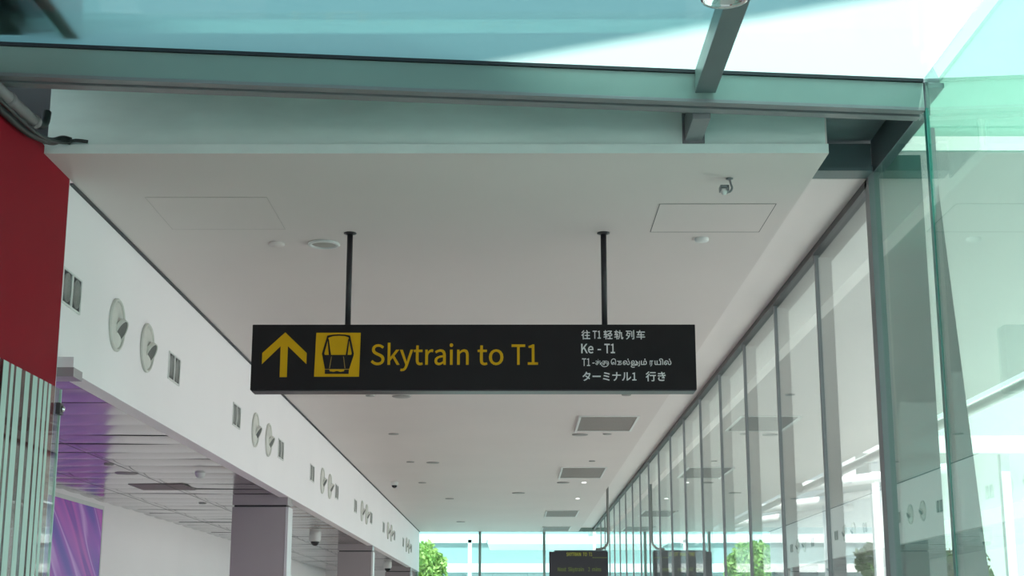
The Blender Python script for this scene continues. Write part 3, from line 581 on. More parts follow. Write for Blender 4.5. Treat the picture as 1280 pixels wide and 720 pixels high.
# ------------------------------------------------------------------ text helpers
# letter outlines: each spline is a run of (left handle, point, right handle) in thousandths
GLYPHS = {
  'Skytrain': [[70,-5,106,-5,160,-5,194,28,194,68,194,106,171,124,141,137,129,142,116,147,104,153,84,161,62,171,62,196,62,218,81,233,110,233,133,233,152,224,168,209,174,216,179,223,185,230,167,248,140,261,110,261,63,261,29,233,29,193,29,156,57,138,81,127,93,122,105,117,118,111,142,100,161,92,161,65,161,41,141,24,107,24,80,24,54,36,36,56,30,48,23,41,17,33,39,10],[241,93,241,0,251,0,262,0,272,0,272,17,272,33,272,50,284,64,296,78,308,92,327,61,345,31,364,0,375,0,387,0,398,0,375,38,351,76,327,113,348,139,369,165,390,190,378,190,366,190,354,190,327,157,301,123,274,90,273,90,273,90,272,90,272,153,272,216,272,279,262,279,251,279,241,279,241,186],[429,-82,437,-82,475,-82,495,-53,508,-16,532,53,556,121,580,190,569,190,559,190,549,190,537,155,526,120,514,85,509,68,504,48,499,31,498,31,498,31,497,31,491,49,484,68,478,85,465,120,453,155,440,190,429,190,418,190,407,190,432,127,457,63,483,0,481,-5,480,-10,479,-15,471,-38,457,-56,436,-56,431,-56,425,-54,421,-53,419,-61,417,-70,415,-78,421,-81],[636,-5,676,-5,688,-5,701,-1,711,2,709,11,707,19,705,27,699,24,690,21,683,21,661,21,654,35,654,58,654,93,654,129,654,164,671,164,689,164,706,164,706,173,706,181,706,190,689,190,671,190,654,190,654,208,654,226,654,244,645,244,636,244,627,244,626,226,625,208,624,190,614,190,604,189,594,188,594,180,594,172,594,164,603,164,613,164,622,164,622,129,622,94,622,59,622,21],[749,63,749,0,759,0,770,0,781,0,781,41,781,81,781,122,793,154,813,166,828,166,836,166,841,165,847,163,849,172,851,182,853,191,847,194,841,195,833,195,812,195,792,180,779,155,778,155,778,155,778,155,777,167,776,179,775,190,766,190,757,190,749,190,749,127],[896,-5,928,-5,952,-5,973,8,991,23,992,23,992,23,992,23,993,15,994,8,995,0,1004,0,1013,0,1021,0,1021,39,1021,78,1021,117,1021,164,1002,195,956,195,925,195,898,181,881,170,885,163,889,155,893,148,908,158,928,168,950,168,981,168,989,145,989,120,909,111,873,91,873,49,873,15],[956,21,937,21,918,21,904,30,904,51,904,76,925,92,989,99,989,81,989,64,989,46,971,30],[1082,63,1082,0,1092,0,1103,0,1114,0,1114,63,1114,127,1114,190,1103,190,1092,190,1082,190,1082,127],[1085,229,1098,229,1110,229,1119,238,1119,251,1119,263,1110,271,1098,271,1085,271,1077,263,1077,251,1077,238],[1178,63,1178,0,1189,0,1199,0,1210,0,1210,46,1210,92,1210,138,1229,157,1242,167,1262,167,1287,167,1298,152,1298,116,1298,77,1298,39,1298,0,1309,0,1319,0,1330,0,1330,40,1330,80,1330,120,1330,169,1312,195,1272,195,1246,195,1226,181,1208,162,1208,162,1208,162,1207,162,1206,172,1205,181,1204,190,1195,190,1187,190,1178,190,1178,127]],
  'to': [[51,-5,92,-5,104,-5,116,-1,127,2,125,11,123,19,121,27,114,24,106,21,99,21,77,21,70,35,70,58,70,93,70,129,70,164,87,164,104,164,121,164,121,173,121,181,121,190,104,190,87,190,70,190,70,208,70,226,70,244,61,244,52,244,43,244,42,226,41,208,40,190,30,190,19,189,9,188,9,180,9,172,9,164,19,164,28,164,38,164,38,129,38,94,38,59,38,21],[192,-5,238,-5,285,-5,326,32,326,95,326,158,285,195,238,195,192,195,150,158,150,95,150,32],[271,22,238,22,205,22,183,51,183,95,183,139,205,168,238,168,271,168,293,139,293,95,293,51]],
  'T1': [[89,76,89,0,99,0,110,0,121,0,121,76,121,153,121,229,147,229,173,229,199,229,199,238,199,248,199,257,136,257,74,257,11,257,11,248,11,238,11,229,37,229,63,229,89,229,89,153],[241,9,241,0,287,0,334,0,381,0,381,9,381,18,381,27,364,27,347,27,330,27,330,103,330,180,330,257,322,257,313,257,305,257,291,249,275,243,252,238,252,232,252,225,252,218,267,218,283,218,298,218,298,154,298,90,298,27,279,27,260,27,241,27,241,18]],
  'Ke': [[35,86,35,0,46,0,57,0,68,0,68,27,68,54,68,81,82,99,97,116,112,134,137,89,163,45,189,0,201,0,213,0,225,0,194,53,163,106,132,159,159,192,186,224,213,257,200,257,188,257,176,257,140,214,104,171,68,128,68,128,68,128,68,128,68,171,68,214,68,257,57,257,46,257,35,257,35,171],[285,-5,335,-5,361,-5,381,4,398,15,394,22,390,29,387,36,372,27,357,21,339,21,303,21,278,47,276,88,319,88,361,88,404,88,405,92,405,99,405,106,405,160,378,195,329,195,286,195,244,157,244,95,244,32],[310,110,276,110,279,148,303,169,330,169,360,169,377,149,377,110,343,110]],
  '-': [[16,94,16,86,46,86,76,86,106,86,106,94,106,102,106,110,76,110,46,110,16,110,16,102]],
  '往': [[95,290,87,293,72,269,42,239,15,221,20,216,27,206,29,200,60,221,92,254,112,284,104,287],[200,290,192,287,204,269,216,244,221,229,229,232,238,235,246,239,241,254,228,278,216,296,208,293],[102,212,94,215,75,179,42,143,11,120,15,114,23,100,25,94,37,104,50,117,62,130,62,77,62,25,62,-28,71,-28,80,-28,89,-28,89,35,89,99,89,162,100,177,110,192,118,206,110,209],[190,227,122,227,122,219,122,211,122,202,152,202,181,202,211,202,211,176,211,150,211,123,186,123,160,123,135,123,135,115,135,107,135,98,160,98,186,98,211,98,211,68,211,38,211,8,178,8,145,8,112,8,112,0,112,-9,112,-17,187,-17,261,-17,335,-17,335,-9,335,0,335,8,303,8,271,8,238,8,238,38,238,68,238,98,264,98,290,98,315,98,315,107,315,115,315,123,290,123,264,123,238,123,238,150,238,176,238,202,268,202,297,202,326,202,326,211,326,219,326,227,258,227]],
  '轻': [[27,121,28,116,31,119,42,121,54,121,65,121,75,121,86,121,86,104,86,88,86,71,62,67,38,63,14,58,16,50,18,41,20,33,42,37,64,42,86,46,86,22,86,-2,86,-26,94,-26,102,-26,110,-26,110,-1,110,25,110,51,123,53,136,56,150,59,149,67,149,74,148,82,136,80,123,77,110,75,110,90,110,106,110,121,122,121,134,121,146,121,146,129,146,137,146,145,134,145,122,145,110,145,110,163,110,181,110,199,102,199,94,199,86,199,86,181,86,163,86,145,74,145,63,145,52,145,62,169,71,198,80,228,103,228,126,228,149,228,149,236,149,245,149,253,128,253,107,253,86,253,89,265,92,277,94,289,86,291,77,292,69,294,67,280,64,266,61,253,46,253,32,253,17,253,17,245,17,236,17,228,30,228,42,228,55,228,48,200,40,177,37,168,31,152,26,141,20,139,23,133],[208,276,165,276,165,268,165,259,165,251,203,251,240,251,277,251,249,207,196,169,147,150,152,145,160,135,164,129,190,140,217,156,242,175,270,161,302,143,319,131,324,138,329,145,335,152,318,163,288,179,261,192,284,213,304,238,317,268,310,271,304,274,298,277,297,276,295,276,293,276,250,276],[217,116,167,116,167,108,167,100,167,92,188,92,209,92,230,92,230,63,230,35,230,6,202,6,175,6,147,6,147,-2,147,-10,147,-18,209,-18,271,-18,333,-18,333,-10,333,-2,333,6,308,6,282,6,256,6,256,35,256,63,256,92,277,92,298,92,318,92,318,100,318,108,318,116,268,116]],
  '轨': [[27,121,28,116,31,119,42,121,55,121,68,121,81,121,94,121,94,104,94,88,94,72,67,67,41,63,14,58,16,50,18,41,20,32,45,37,69,42,94,47,94,22,94,-2,94,-27,102,-27,110,-27,119,-27,119,0,119,26,119,52,134,55,149,58,164,61,164,69,163,77,163,84,148,82,133,79,119,76,119,91,119,106,119,121,132,121,146,121,159,121,159,129,159,137,159,145,146,145,132,145,119,145,119,163,119,181,119,199,110,199,102,199,94,199,94,181,94,163,94,145,80,145,67,145,53,145,64,169,76,197,85,228,110,228,134,228,159,228,159,236,159,244,159,253,137,253,115,253,93,253,97,265,100,277,103,289,94,291,85,293,76,295,73,281,70,267,66,253,50,253,33,253,17,253,17,244,17,236,17,228,31,228,45,228,58,228,50,200,41,177,37,169,31,153,26,142,20,140,22,134],[180,220,166,220,166,212,166,204,166,195,180,195,193,195,206,195,205,134,198,50,148,-13,155,-17,164,-25,168,-29,220,40,229,129,230,195,243,195,255,195,268,195,268,134,268,73,268,12,268,-13,278,-20,295,-20,299,-20,304,-20,309,-20,332,-20,336,-6,338,41,332,42,322,46,316,51,315,11,314,2,308,2,305,2,302,2,299,2,295,2,292,4,292,14,292,83,292,151,292,220,271,220,251,220,230,220,230,244,230,268,230,291,222,291,214,291,206,291,206,268,206,244,206,220,193,220]],
  '列': [[233,254,225,254,225,188,225,123,225,57,233,57,242,57,251,57,251,123,251,188,251,254,242,254],[306,292,297,292,297,197,297,101,297,6,297,0,295,-1,289,-1,284,-2,265,-2,246,-1,250,-8,254,-20,255,-27,282,-27,299,-26,309,-22,319,-18,324,-10,324,6,324,102,324,197,324,292,315,292],[68,112,63,106,81,93,103,76,117,63,93,30,62,6,28,-8,33,-13,40,-23,43,-30,118,4,172,72,189,193,184,195,179,197,173,198,172,198,170,197,169,197,143,197,116,197,90,197,96,214,100,232,105,250,136,250,168,250,200,250,200,258,200,267,200,275,140,275,81,275,21,275,21,267,21,258,21,250,40,250,59,250,78,250,66,196,47,147,19,114,25,110,35,102,39,97,55,117,69,143,81,173,108,173,134,173,161,173,154,140,144,111,131,86,117,98,96,114,78,125,73,119]],
  '车': [[57,118,59,112,62,116,76,118,97,118,124,118,151,118,178,118,178,100,178,82,178,64,125,64,73,64,21,64,21,56,21,47,21,39,73,39,125,39,178,39,178,16,178,-6,178,-28,187,-28,196,-28,205,-28,205,-6,205,16,205,39,247,39,288,39,330,39,330,47,330,56,330,64,288,64,247,64,205,64,205,82,205,100,205,118,237,118,269,118,300,118,300,126,300,134,300,143,269,143,237,143,205,143,205,160,205,178,205,196,196,196,187,196,178,196,178,178,178,160,178,143,148,143,118,143,88,143,102,165,118,190,132,218,196,218,260,218,324,218,324,226,324,235,324,243,264,243,204,243,144,243,151,258,158,273,164,288,154,290,144,293,134,296,128,278,121,260,113,243,84,243,56,243,27,243,27,235,27,226,27,218,52,218,76,218,101,218,89,194,79,175,74,167,64,152,57,141,49,139,53,132]],
  'ターミナル1': [[182,266,188,275,177,278,166,282,156,285,154,276,148,264,145,257,128,225,92,173,32,136,40,129,48,123,56,117,95,144,126,179,148,210,188,210,227,210,267,210,260,181,242,144,219,113,195,130,168,147,145,160,139,154,133,148,126,141,149,127,175,109,201,91,169,57,124,25,65,6,74,-1,82,-8,90,-15,150,7,193,39,224,74,238,62,251,51,262,42,269,50,276,58,283,66,271,75,257,86,243,97,269,132,288,173,297,206,299,211,303,220,306,224,298,229,290,234,283,238,277,236,269,235,259,235,228,235,196,235,165,235,167,239,169,243,172,248,175,254],[396,151,386,152,386,140,386,129,386,117,397,118,415,119,435,119,461,119,600,119,627,119,643,119,657,118,664,117,664,129,664,140,664,152,657,151,644,150,626,150,600,150,460,150,435,150,415,150],[846,259,801,265,797,256,794,248,791,239,839,233,931,213,973,197,977,206,981,215,985,224,940,240],[833,165,785,173,782,164,778,155,775,146,824,139,910,120,950,104,954,113,958,122,961,131,918,147],[825,62,766,71,762,62,759,53,755,44,812,35,916,12,962,-9,966,0,970,9,974,18,926,37],[1092,190,1084,191,1084,181,1084,171,1084,161,1092,161,1105,162,1118,162,1152,162,1186,162,1220,162,1220,90,1192,38,1125,7,1134,0,1144,-7,1153,-13,1224,28,1250,85,1250,162,1281,162,1312,162,1342,162,1353,162,1368,161,1373,161,1373,171,1373,181,1373,190,1368,190,1354,189,1343,189,1312,189,1281,189,1250,189,1250,205,1250,220,1250,236,1250,246,1251,264,1252,271,1240,271,1229,271,1217,271,1219,264,1220,247,1220,236,1220,221,1220,205,1220,189,1186,189,1151,189,1117,189,1105,189],[1585,13,1584,7,1590,2,1596,-3,1603,-8,1605,-6,1609,-3,1614,0,1655,20,1704,56,1734,97,1728,105,1723,113,1717,121,1690,81,1647,49,1615,35,1615,46,1615,215,1615,237,1615,250,1616,260,1617,263,1606,263,1595,263,1584,263,1585,260,1586,250,1586,237,1586,215,1586,43,1586,27,1586,20],[1453,30,1424,9,1432,3,1441,-3,1450,-8,1479,16,1502,50,1512,88,1522,123,1523,197,1523,236,1523,247,1525,257,1525,262,1514,262,1503,262,1493,262,1494,254,1495,246,1495,236,1495,197,1494,127,1485,95,1474,61],[1782,9,1782,0,1828,0,1875,0,1922,0,1922,9,1922,18,1922,27,1905,27,1888,27,1871,27,1871,103,1871,180,1871,257,1863,257,1854,257,1846,257,1832,249,1816,243,1793,238,1793,232,1793,225,1793,218,1808,218,1824,218,1839,218,1839,154,1839,90,1839,27,1820,27,1801,27,1782,27,1782,18]],
  '行き': [[210,273,152,273,152,265,152,256,152,248,210,248,267,248,325,248,325,256,325,265,325,273,267,273],[102,291,93,294,76,269,42,238,12,218,17,213,24,203,28,197,59,219,95,254,119,284,110,287],[203,176,137,176,137,168,137,160,137,151,176,151,216,151,255,151,255,103,255,54,255,6,255,0,252,-1,246,-2,239,-2,216,-2,191,-1,195,-9,199,-20,200,-27,234,-27,254,-28,266,-23,277,-19,282,-11,282,6,282,54,282,103,282,151,299,151,317,151,334,151,334,160,334,168,334,176,269,176],[116,216,107,219,83,179,45,139,9,113,14,107,23,96,27,91,40,101,54,114,67,127,67,75,67,23,67,-29,76,-29,85,-29,93,-29,93,33,93,94,93,156,108,174,121,192,132,210,124,213],[449,81,457,93,448,95,439,97,430,98,422,83,416,68,416,48,416,4,455,-17,523,-17,553,-17,581,-15,605,-11,606,-2,606,8,606,17,581,12,556,10,523,10,468,10,442,24,442,53,442,69],[523,255,526,244,527,241,528,239,528,236,495,234,455,235,413,240,413,231,414,223,415,214,458,210,501,210,535,212,538,203,541,194,544,185,547,178,549,172,551,166,512,163,459,162,406,168,407,159,407,151,408,142,461,138,519,139,562,143,569,125,578,108,589,92,578,93,555,96,536,98,536,91,535,84,534,77,558,74,591,71,611,65,615,73,620,80,625,87,620,92,616,96,612,102,603,115,595,130,588,145,612,149,634,153,651,158,650,167,648,175,647,184,630,179,606,173,577,169,574,176,571,183,569,190,566,198,563,206,561,214,585,217,610,223,630,228,629,237,627,245,626,254,604,246,579,241,554,238,550,252,547,266,546,279,536,278,526,277,516,276,520,266]],
  'SKYTRAIN': [[70,-5,106,-5,160,-5,194,28,194,68,194,106,171,124,141,137,129,142,116,147,104,153,84,161,62,171,62,196,62,218,81,233,110,233,133,233,152,224,168,209,174,216,179,223,185,230,167,248,140,261,110,261,63,261,29,233,29,193,29,156,57,138,81,127,93,122,105,117,118,111,142,100,161,92,161,65,161,41,141,24,107,24,80,24,54,36,36,56,30,48,23,41,17,33,39,10],[244,86,244,0,255,0,266,0,276,0,276,27,276,54,276,81,291,99,306,116,320,134,346,89,372,45,397,0,409,0,421,0,433,0,403,53,372,106,341,159,368,192,394,224,421,257,409,257,397,257,384,257,349,214,313,171,277,128,277,128,276,128,276,128,276,171,276,214,276,257,266,257,255,257,244,257,244,171],[512,33,512,0,522,0,533,0,544,0,544,33,544,66,544,99,570,152,595,204,621,257,610,257,599,257,588,257,577,232,566,208,555,184,547,165,538,147,529,128,528,128,528,128,527,128,518,147,511,165,502,184,491,208,480,232,469,257,457,257,446,257,435,257,460,204,486,152,512,99,512,66],[709,76,709,0,720,0,731,0,742,0,742,76,742,153,742,229,768,229,794,229,820,229,820,238,820,248,820,257,757,257,694,257,632,257,632,248,632,238,632,229,658,229,683,229,709,229,709,153],[912,135,898,135,898,167,898,199,898,230,912,230,927,230,941,230,981,230,1004,218,1004,185,1004,151,981,135,941,135,927,135],[986,36,1007,0,1019,0,1031,0,1043,0,1021,37,1000,75,978,112,1013,121,1036,145,1036,185,1036,238,998,257,946,257,919,257,893,257,866,257,866,171,866,86,866,0,877,0,887,0,898,0,898,36,898,73,898,109,914,109,929,109,944,109,965,73],[1083,86,1054,0,1065,0,1076,0,1087,0,1095,26,1103,52,1112,78,1143,78,1174,78,1206,78,1214,52,1222,26,1230,0,1241,0,1253,0,1264,0,1235,86,1206,171,1177,257,1165,257,1153,257,1141,257,1112,171],[1146,104,1120,104,1124,117,1128,130,1132,144,1141,173,1150,200,1158,230,1158,230,1159,230,1159,230,1168,201,1176,173,1185,144,1189,130,1193,117,1197,104,1172,104],[1301,86,1301,0,1312,0,1323,0,1333,0,1333,86,1333,171,1333,257,1323,257,1312,257,1301,257,1301,171],[1404,86,1404,0,1414,0,1424,0,1434,0,1434,45,1434,90,1434,135,1434,162,1432,189,1430,215,1431,215,1431,215,1432,215,1441,197,1450,180,1459,162,1491,108,1522,54,1553,0,1564,0,1575,0,1586,0,1586,86,1586,171,1586,257,1576,257,1566,257,1555,257,1555,212,1555,168,1555,123,1555,97,1558,68,1560,42,1559,42,1559,42,1558,42,1549,60,1540,77,1530,95,1499,149,1468,203,1437,257,1426,257,1415,257,1404,257,1404,171]],
  'TO': [[89,76,89,0,99,0,110,0,121,0,121,76,121,153,121,229,147,229,173,229,199,229,199,238,199,248,199,257,136,257,74,257,11,257,11,248,11,238,11,229,37,229,63,229,89,229,89,153],[275,-5,340,-5,404,-5,449,47,449,129,449,211,404,261,340,261,275,261,230,211,230,129,230,47],[386,24,340,24,293,24,263,65,263,129,263,193,293,233,340,233,386,233,416,193,416,129,416,65]],
  'Next': [[35,86,35,0,46,0,56,0,66,0,66,45,66,90,66,135,66,162,63,189,62,215,62,215,63,215,63,215,73,197,82,180,91,162,122,108,153,54,185,0,196,0,207,0,218,0,218,86,218,171,218,257,208,257,197,257,187,257,187,212,187,168,187,123,187,97,189,68,192,42,191,42,190,42,190,42,181,60,171,77,162,95,131,149,100,203,68,257,57,257,46,257,35,257,35,171],[312,-5,362,-5,388,-5,408,4,425,15,421,22,417,29,414,36,399,27,384,21,366,21,330,21,305,47,303,88,346,88,388,88,431,88,432,92,432,99,432,106,432,160,405,195,356,195,313,195,271,157,271,95,271,32],[336,110,303,110,306,148,330,169,357,169,387,169,404,149,404,110,370,110],[473,33,452,0,464,0,475,0,486,0,495,15,503,30,512,44,518,56,524,68,531,78,531,78,532,78,533,78,540,68,547,56,553,44,563,30,572,15,581,0,593,0,605,0,616,0,595,32,574,64,554,96,573,127,592,159,611,190,600,190,589,190,578,190,570,176,562,162,555,148,549,138,543,127,538,117,537,117,537,117,536,117,530,127,523,138,518,148,509,162,500,176,492,190,480,190,469,190,457,190,477,160,496,129,515,99,494,66],[673,-5,713,-5,725,-5,738,-1,749,2,746,11,744,19,742,27,736,24,728,21,721,21,699,21,691,35,691,58,691,93,691,129,691,164,708,164,726,164,743,164,743,173,743,181,743,190,726,190,708,190,691,190,691,208,691,226,691,244,682,244,673,244,665,244,663,226,662,208,661,190,651,190,641,189,631,188,631,180,631,172,631,164,640,164,650,164,659,164,659,129,659,94,659,59,659,21]],
  '2': [[15,6,15,0,69,0,123,0,177,0,177,9,177,18,177,28,153,28,129,28,106,28,93,28,77,26,64,25,124,82,165,134,165,186,165,231,136,261,90,261,57,261,35,246,14,224,20,218,26,212,33,206,47,223,65,235,86,235,118,235,133,214,133,185,133,140,96,89,15,19,15,13]],
  'mins': [[32,63,32,0,43,0,54,0,64,0,64,46,64,92,64,138,82,158,98,167,112,167,136,167,147,152,147,116,147,77,147,39,147,0,158,0,169,0,179,0,179,46,179,92,179,138,197,158,213,167,227,167,251,167,263,152,263,116,263,77,263,39,263,0,273,0,284,0,294,0,294,40,294,80,294,120,294,169,276,195,237,195,214,195,194,180,174,159,166,181,151,195,121,195,99,195,79,181,62,162,62,162,62,162,62,162,61,172,60,181,58,190,50,190,41,190,32,190,32,127],[356,63,356,0,367,0,378,0,389,0,389,63,389,127,389,190,378,190,367,190,356,190,356,127],[360,229,373,229,385,229,394,238,394,251,394,263,385,271,373,271,360,271,352,263,352,251,352,238],[453,63,453,0,463,0,474,0,485,0,485,46,485,92,485,138,504,157,517,167,537,167,562,167,573,152,573,116,573,77,573,39,573,0,583,0,594,0,605,0,605,40,605,80,605,120,605,169,586,195,547,195,521,195,501,181,483,162,483,162,482,162,482,162,481,172,480,181,479,190,470,190,461,190,453,190,453,127],[689,-5,716,-5,761,-5,785,21,785,52,785,88,755,99,727,110,706,118,686,125,686,143,686,158,697,170,722,170,738,170,752,163,765,153,770,160,775,167,780,173,766,185,745,195,721,195,680,195,656,171,656,141,656,109,685,96,711,86,732,78,755,69,755,50,755,34,742,20,717,20,694,20,678,29,661,43,656,36,650,29,645,22,663,7]],
  'க': [[254,-10,219,-10,186,-10,155,-5,128,6,102,17,80,32,65,53,49,74,41,99,41,128,41,158,49,184,65,206,81,228,106,245,141,257,176,269,222,275,279,275,329,275,380,275,430,275,459,275,484,274,505,271,527,268,545,264,561,258,577,252,592,244,605,234,619,223,631,208,639,190,647,172,652,151,652,128,652,85,639,52,613,29,588,5,552,-7,505,-7,493,-7,479,-6,463,-4,448,-3,434,0,421,4,427,23,432,42,437,60,446,58,455,56,466,55,477,53,488,52,499,52,525,52,545,58,559,71,572,84,579,104,579,131,579,150,575,165,567,177,558,188,547,197,534,202,520,208,504,212,487,214,470,216,453,217,436,217,381,217,327,217,273,217,244,217,220,215,200,212,180,208,163,203,149,195,137,188,128,179,122,168,116,158,113,145,113,128,113,103,124,83,145,70,167,57,193,50,226,50,250,50,272,54,289,62,307,69,321,82,330,101,340,119,345,145,345,179,345,254,345,329,345,405,297,405,249,405,201,405,201,354,201,304,201,254,179,249,156,245,134,240,134,315,134,390,134,465,281,465,427,465,573,465,573,445,573,425,573,405,521,405,469,405,416,405,416,333,416,261,416,190,416,152,413,123,407,102,400,80,391,62,380,48,362,27,340,12,313,3,286,-6]],
  'க்': [[254,-10,219,-10,186,-10,155,-5,128,6,102,17,80,32,65,53,49,74,41,99,41,128,41,158,49,184,65,206,81,228,106,245,141,257,176,269,222,275,279,275,329,275,380,275,430,275,459,275,484,274,505,271,527,268,545,264,561,258,577,252,592,244,605,234,619,223,631,208,639,190,647,172,652,151,652,128,652,85,639,52,613,29,588,5,552,-7,505,-7,493,-7,479,-6,463,-4,448,-3,434,0,421,4,427,23,432,42,437,60,446,58,455,56,466,55,477,53,488,52,499,52,525,52,545,58,559,71,572,84,579,104,579,131,579,150,575,165,567,177,558,188,547,197,534,202,520,208,504,212,487,214,470,216,453,217,436,217,381,217,327,217,273,217,244,217,220,215,200,212,180,208,163,203,149,195,137,188,128,179,122,168,116,158,113,145,113,128,113,103,124,83,145,70,167,57,193,50,226,50,250,50,272,54,289,62,307,69,321,82,330,101,340,119,345,145,345,179,345,254,345,329,345,405,297,405,249,405,201,405,201,354,201,304,201,254,179,249,156,245,134,240,134,315,134,390,134,465,281,465,427,465,573,465,573,445,573,425,573,405,521,405,469,405,416,405,416,333,416,261,416,190,416,152,413,123,407,102,400,80,391,62,380,48,362,27,340,12,313,3,286,-6],[476,569,459,569,443,569,430,574,419,585,408,595,403,609,403,626,403,642,408,655,419,666,430,676,443,682,459,682,476,682,489,676,500,666,510,655,516,642,516,626,516,609,510,595,500,585,489,574]],
  'ெ': [[367,-10,336,-10,294,-10,255,-2,220,14,185,31,155,53,129,83,103,113,83,149,69,191,55,233,48,279,48,330,48,393,58,448,79,495,99,542,126,581,160,613,194,644,231,668,273,684,314,700,356,708,399,708,444,708,482,702,513,691,544,680,571,664,594,645,615,626,632,604,645,579,658,553,667,522,673,485,680,448,683,403,683,348,683,232,683,116,683,0,659,0,634,0,610,0,610,102,610,204,610,306,610,358,608,402,605,438,601,475,594,506,584,531,575,557,561,578,544,595,528,612,509,624,484,632,460,641,432,645,399,645,370,645,340,639,307,628,275,617,244,599,216,573,188,548,165,515,147,474,129,434,120,383,120,323,120,289,124,257,131,229,138,201,147,175,160,154,173,132,188,113,206,98,223,83,242,71,263,63,267,62,272,61,276,60,287,56,299,53,310,51,322,50,333,49,345,49,374,49,396,57,414,73,431,89,439,113,439,145,439,170,432,191,419,208,405,224,386,233,361,233,337,233,318,225,303,209,289,193,281,172,281,144,281,123,285,104,291,86,298,67,308,51,322,36,306,32,290,27,274,23,259,37,245,56,233,78,222,100,216,128,216,161,216,185,221,206,232,226,242,246,259,262,280,275,302,287,330,293,363,293,390,293,414,287,436,276,457,264,474,248,487,225,499,203,505,177,505,145,505,109,498,79,482,56,467,33,447,17,421,6,396,-5]],
  'ச': [[254,-10,219,-10,186,-10,155,-5,128,6,102,17,80,32,65,53,49,74,41,99,41,128,41,158,49,184,65,206,81,228,106,245,141,257,176,269,222,275,279,275,377,275,475,275,573,275,573,256,573,236,573,217,473,217,373,217,273,217,244,217,220,215,200,212,180,208,163,203,149,195,137,188,128,179,122,168,116,158,113,145,113,128,113,103,124,83,145,70,167,57,193,50,226,50,250,50,272,54,289,62,307,69,321,82,330,101,340,120,345,146,345,179,345,254,345,329,345,405,297,405,249,405,201,405,201,354,201,304,201,254,179,249,156,245,134,240,134,315,134,390,134,465,281,465,427,465,573,465,573,445,573,425,573,405,521,405,469,405,416,405,416,333,416,261,416,190,416,152,413,123,407,102,400,80,391,62,380,48,362,27,340,12,313,3,286,-6]],
  'ல': [[239,-10,209,-10,179,-10,152,-3,128,12,103,26,84,49,69,81,55,113,48,153,48,203,48,249,55,288,68,322,81,357,100,385,123,408,147,430,174,447,204,458,235,470,267,475,301,475,328,475,356,472,384,464,412,457,436,442,458,421,473,406,485,389,494,369,503,350,509,327,513,301,516,276,518,246,518,212,518,192,519,174,521,158,523,142,526,127,531,114,537,101,543,90,552,80,561,71,571,64,583,59,594,54,608,52,625,52,643,52,660,57,675,65,690,74,702,90,711,111,720,132,725,161,725,199,725,236,720,270,711,301,702,333,690,361,674,387,658,414,640,437,620,459,641,474,663,489,685,504,720,460,747,413,767,364,788,316,798,263,798,205,798,157,791,118,777,86,763,54,743,30,717,14,691,-2,658,-10,619,-10,595,-10,573,-7,553,0,533,7,516,18,501,32,483,49,470,72,460,102,451,131,445,167,445,210,445,230,444,251,442,272,439,293,435,314,428,333,421,352,411,369,396,382,385,392,372,400,356,405,340,410,321,413,298,413,259,413,226,404,199,385,172,366,151,340,136,308,121,275,114,237,114,195,114,159,119,130,127,108,136,86,148,71,162,61,177,52,194,47,212,47,228,47,241,50,251,57,262,63,271,72,277,85,283,97,285,112,285,130,285,158,278,180,264,194,249,209,230,217,207,217,185,217,164,211,144,199,125,187,107,172,91,154,86,172,82,190,78,208,95,228,116,244,141,257,166,269,192,275,219,275,259,275,292,263,317,238,342,214,354,181,354,139,354,108,348,81,337,59,325,36,308,19,287,8,265,-4]],
  'ல்': [[239,-10,209,-10,179,-10,152,-3,128,12,103,26,84,49,69,81,55,113,48,153,48,203,48,249,55,288,68,322,81,357,100,385,123,408,147,430,174,447,204,458,235,470,267,475,301,475,328,475,356,472,384,464,412,457,436,442,458,421,473,406,485,389,494,369,503,350,509,327,513,301,516,276,518,246,518,212,518,192,519,174,521,158,523,142,526,127,531,114,537,101,543,90,552,80,561,71,571,64,583,59,594,54,608,52,625,52,643,52,660,57,675,65,690,74,702,90,711,111,720,132,725,161,725,199,725,236,720,270,711,301,702,333,690,361,674,387,658,414,640,437,620,459,641,474,663,489,685,504,720,460,747,413,767,364,788,316,798,263,798,205,798,157,791,118,777,86,763,54,743,30,717,14,691,-2,658,-10,619,-10,595,-10,573,-7,553,0,533,7,516,18,501,32,483,49,470,72,460,102,451,131,445,167,445,210,445,230,444,251,442,272,439,293,435,314,428,333,421,352,411,369,396,382,385,392,372,400,356,405,340,410,321,413,298,413,259,413,226,404,199,385,172,366,151,340,136,308,121,275,114,237,114,195,114,159,119,130,127,108,136,86,148,71,162,61,177,52,194,47,212,47,228,47,241,50,251,57,262,63,271,72,277,85,283,97,285,112,285,130,285,158,278,180,264,194,249,209,230,217,207,217,185,217,164,211,144,199,125,187,107,172,91,154,86,172,82,190,78,208,95,228,116,244,141,257,166,269,192,275,219,275,259,275,292,263,317,238,342,214,354,181,354,139,354,108,348,81,337,59,325,36,308,19,287,8,265,-4],[633,569,617,569,601,569,587,574,577,585,566,595,561,609,561,626,561,642,566,655,577,666,587,676,601,682,617,682,633,682,647,676,657,666,668,655,673,642,673,626,673,609,668,595,657,585,647,574]],
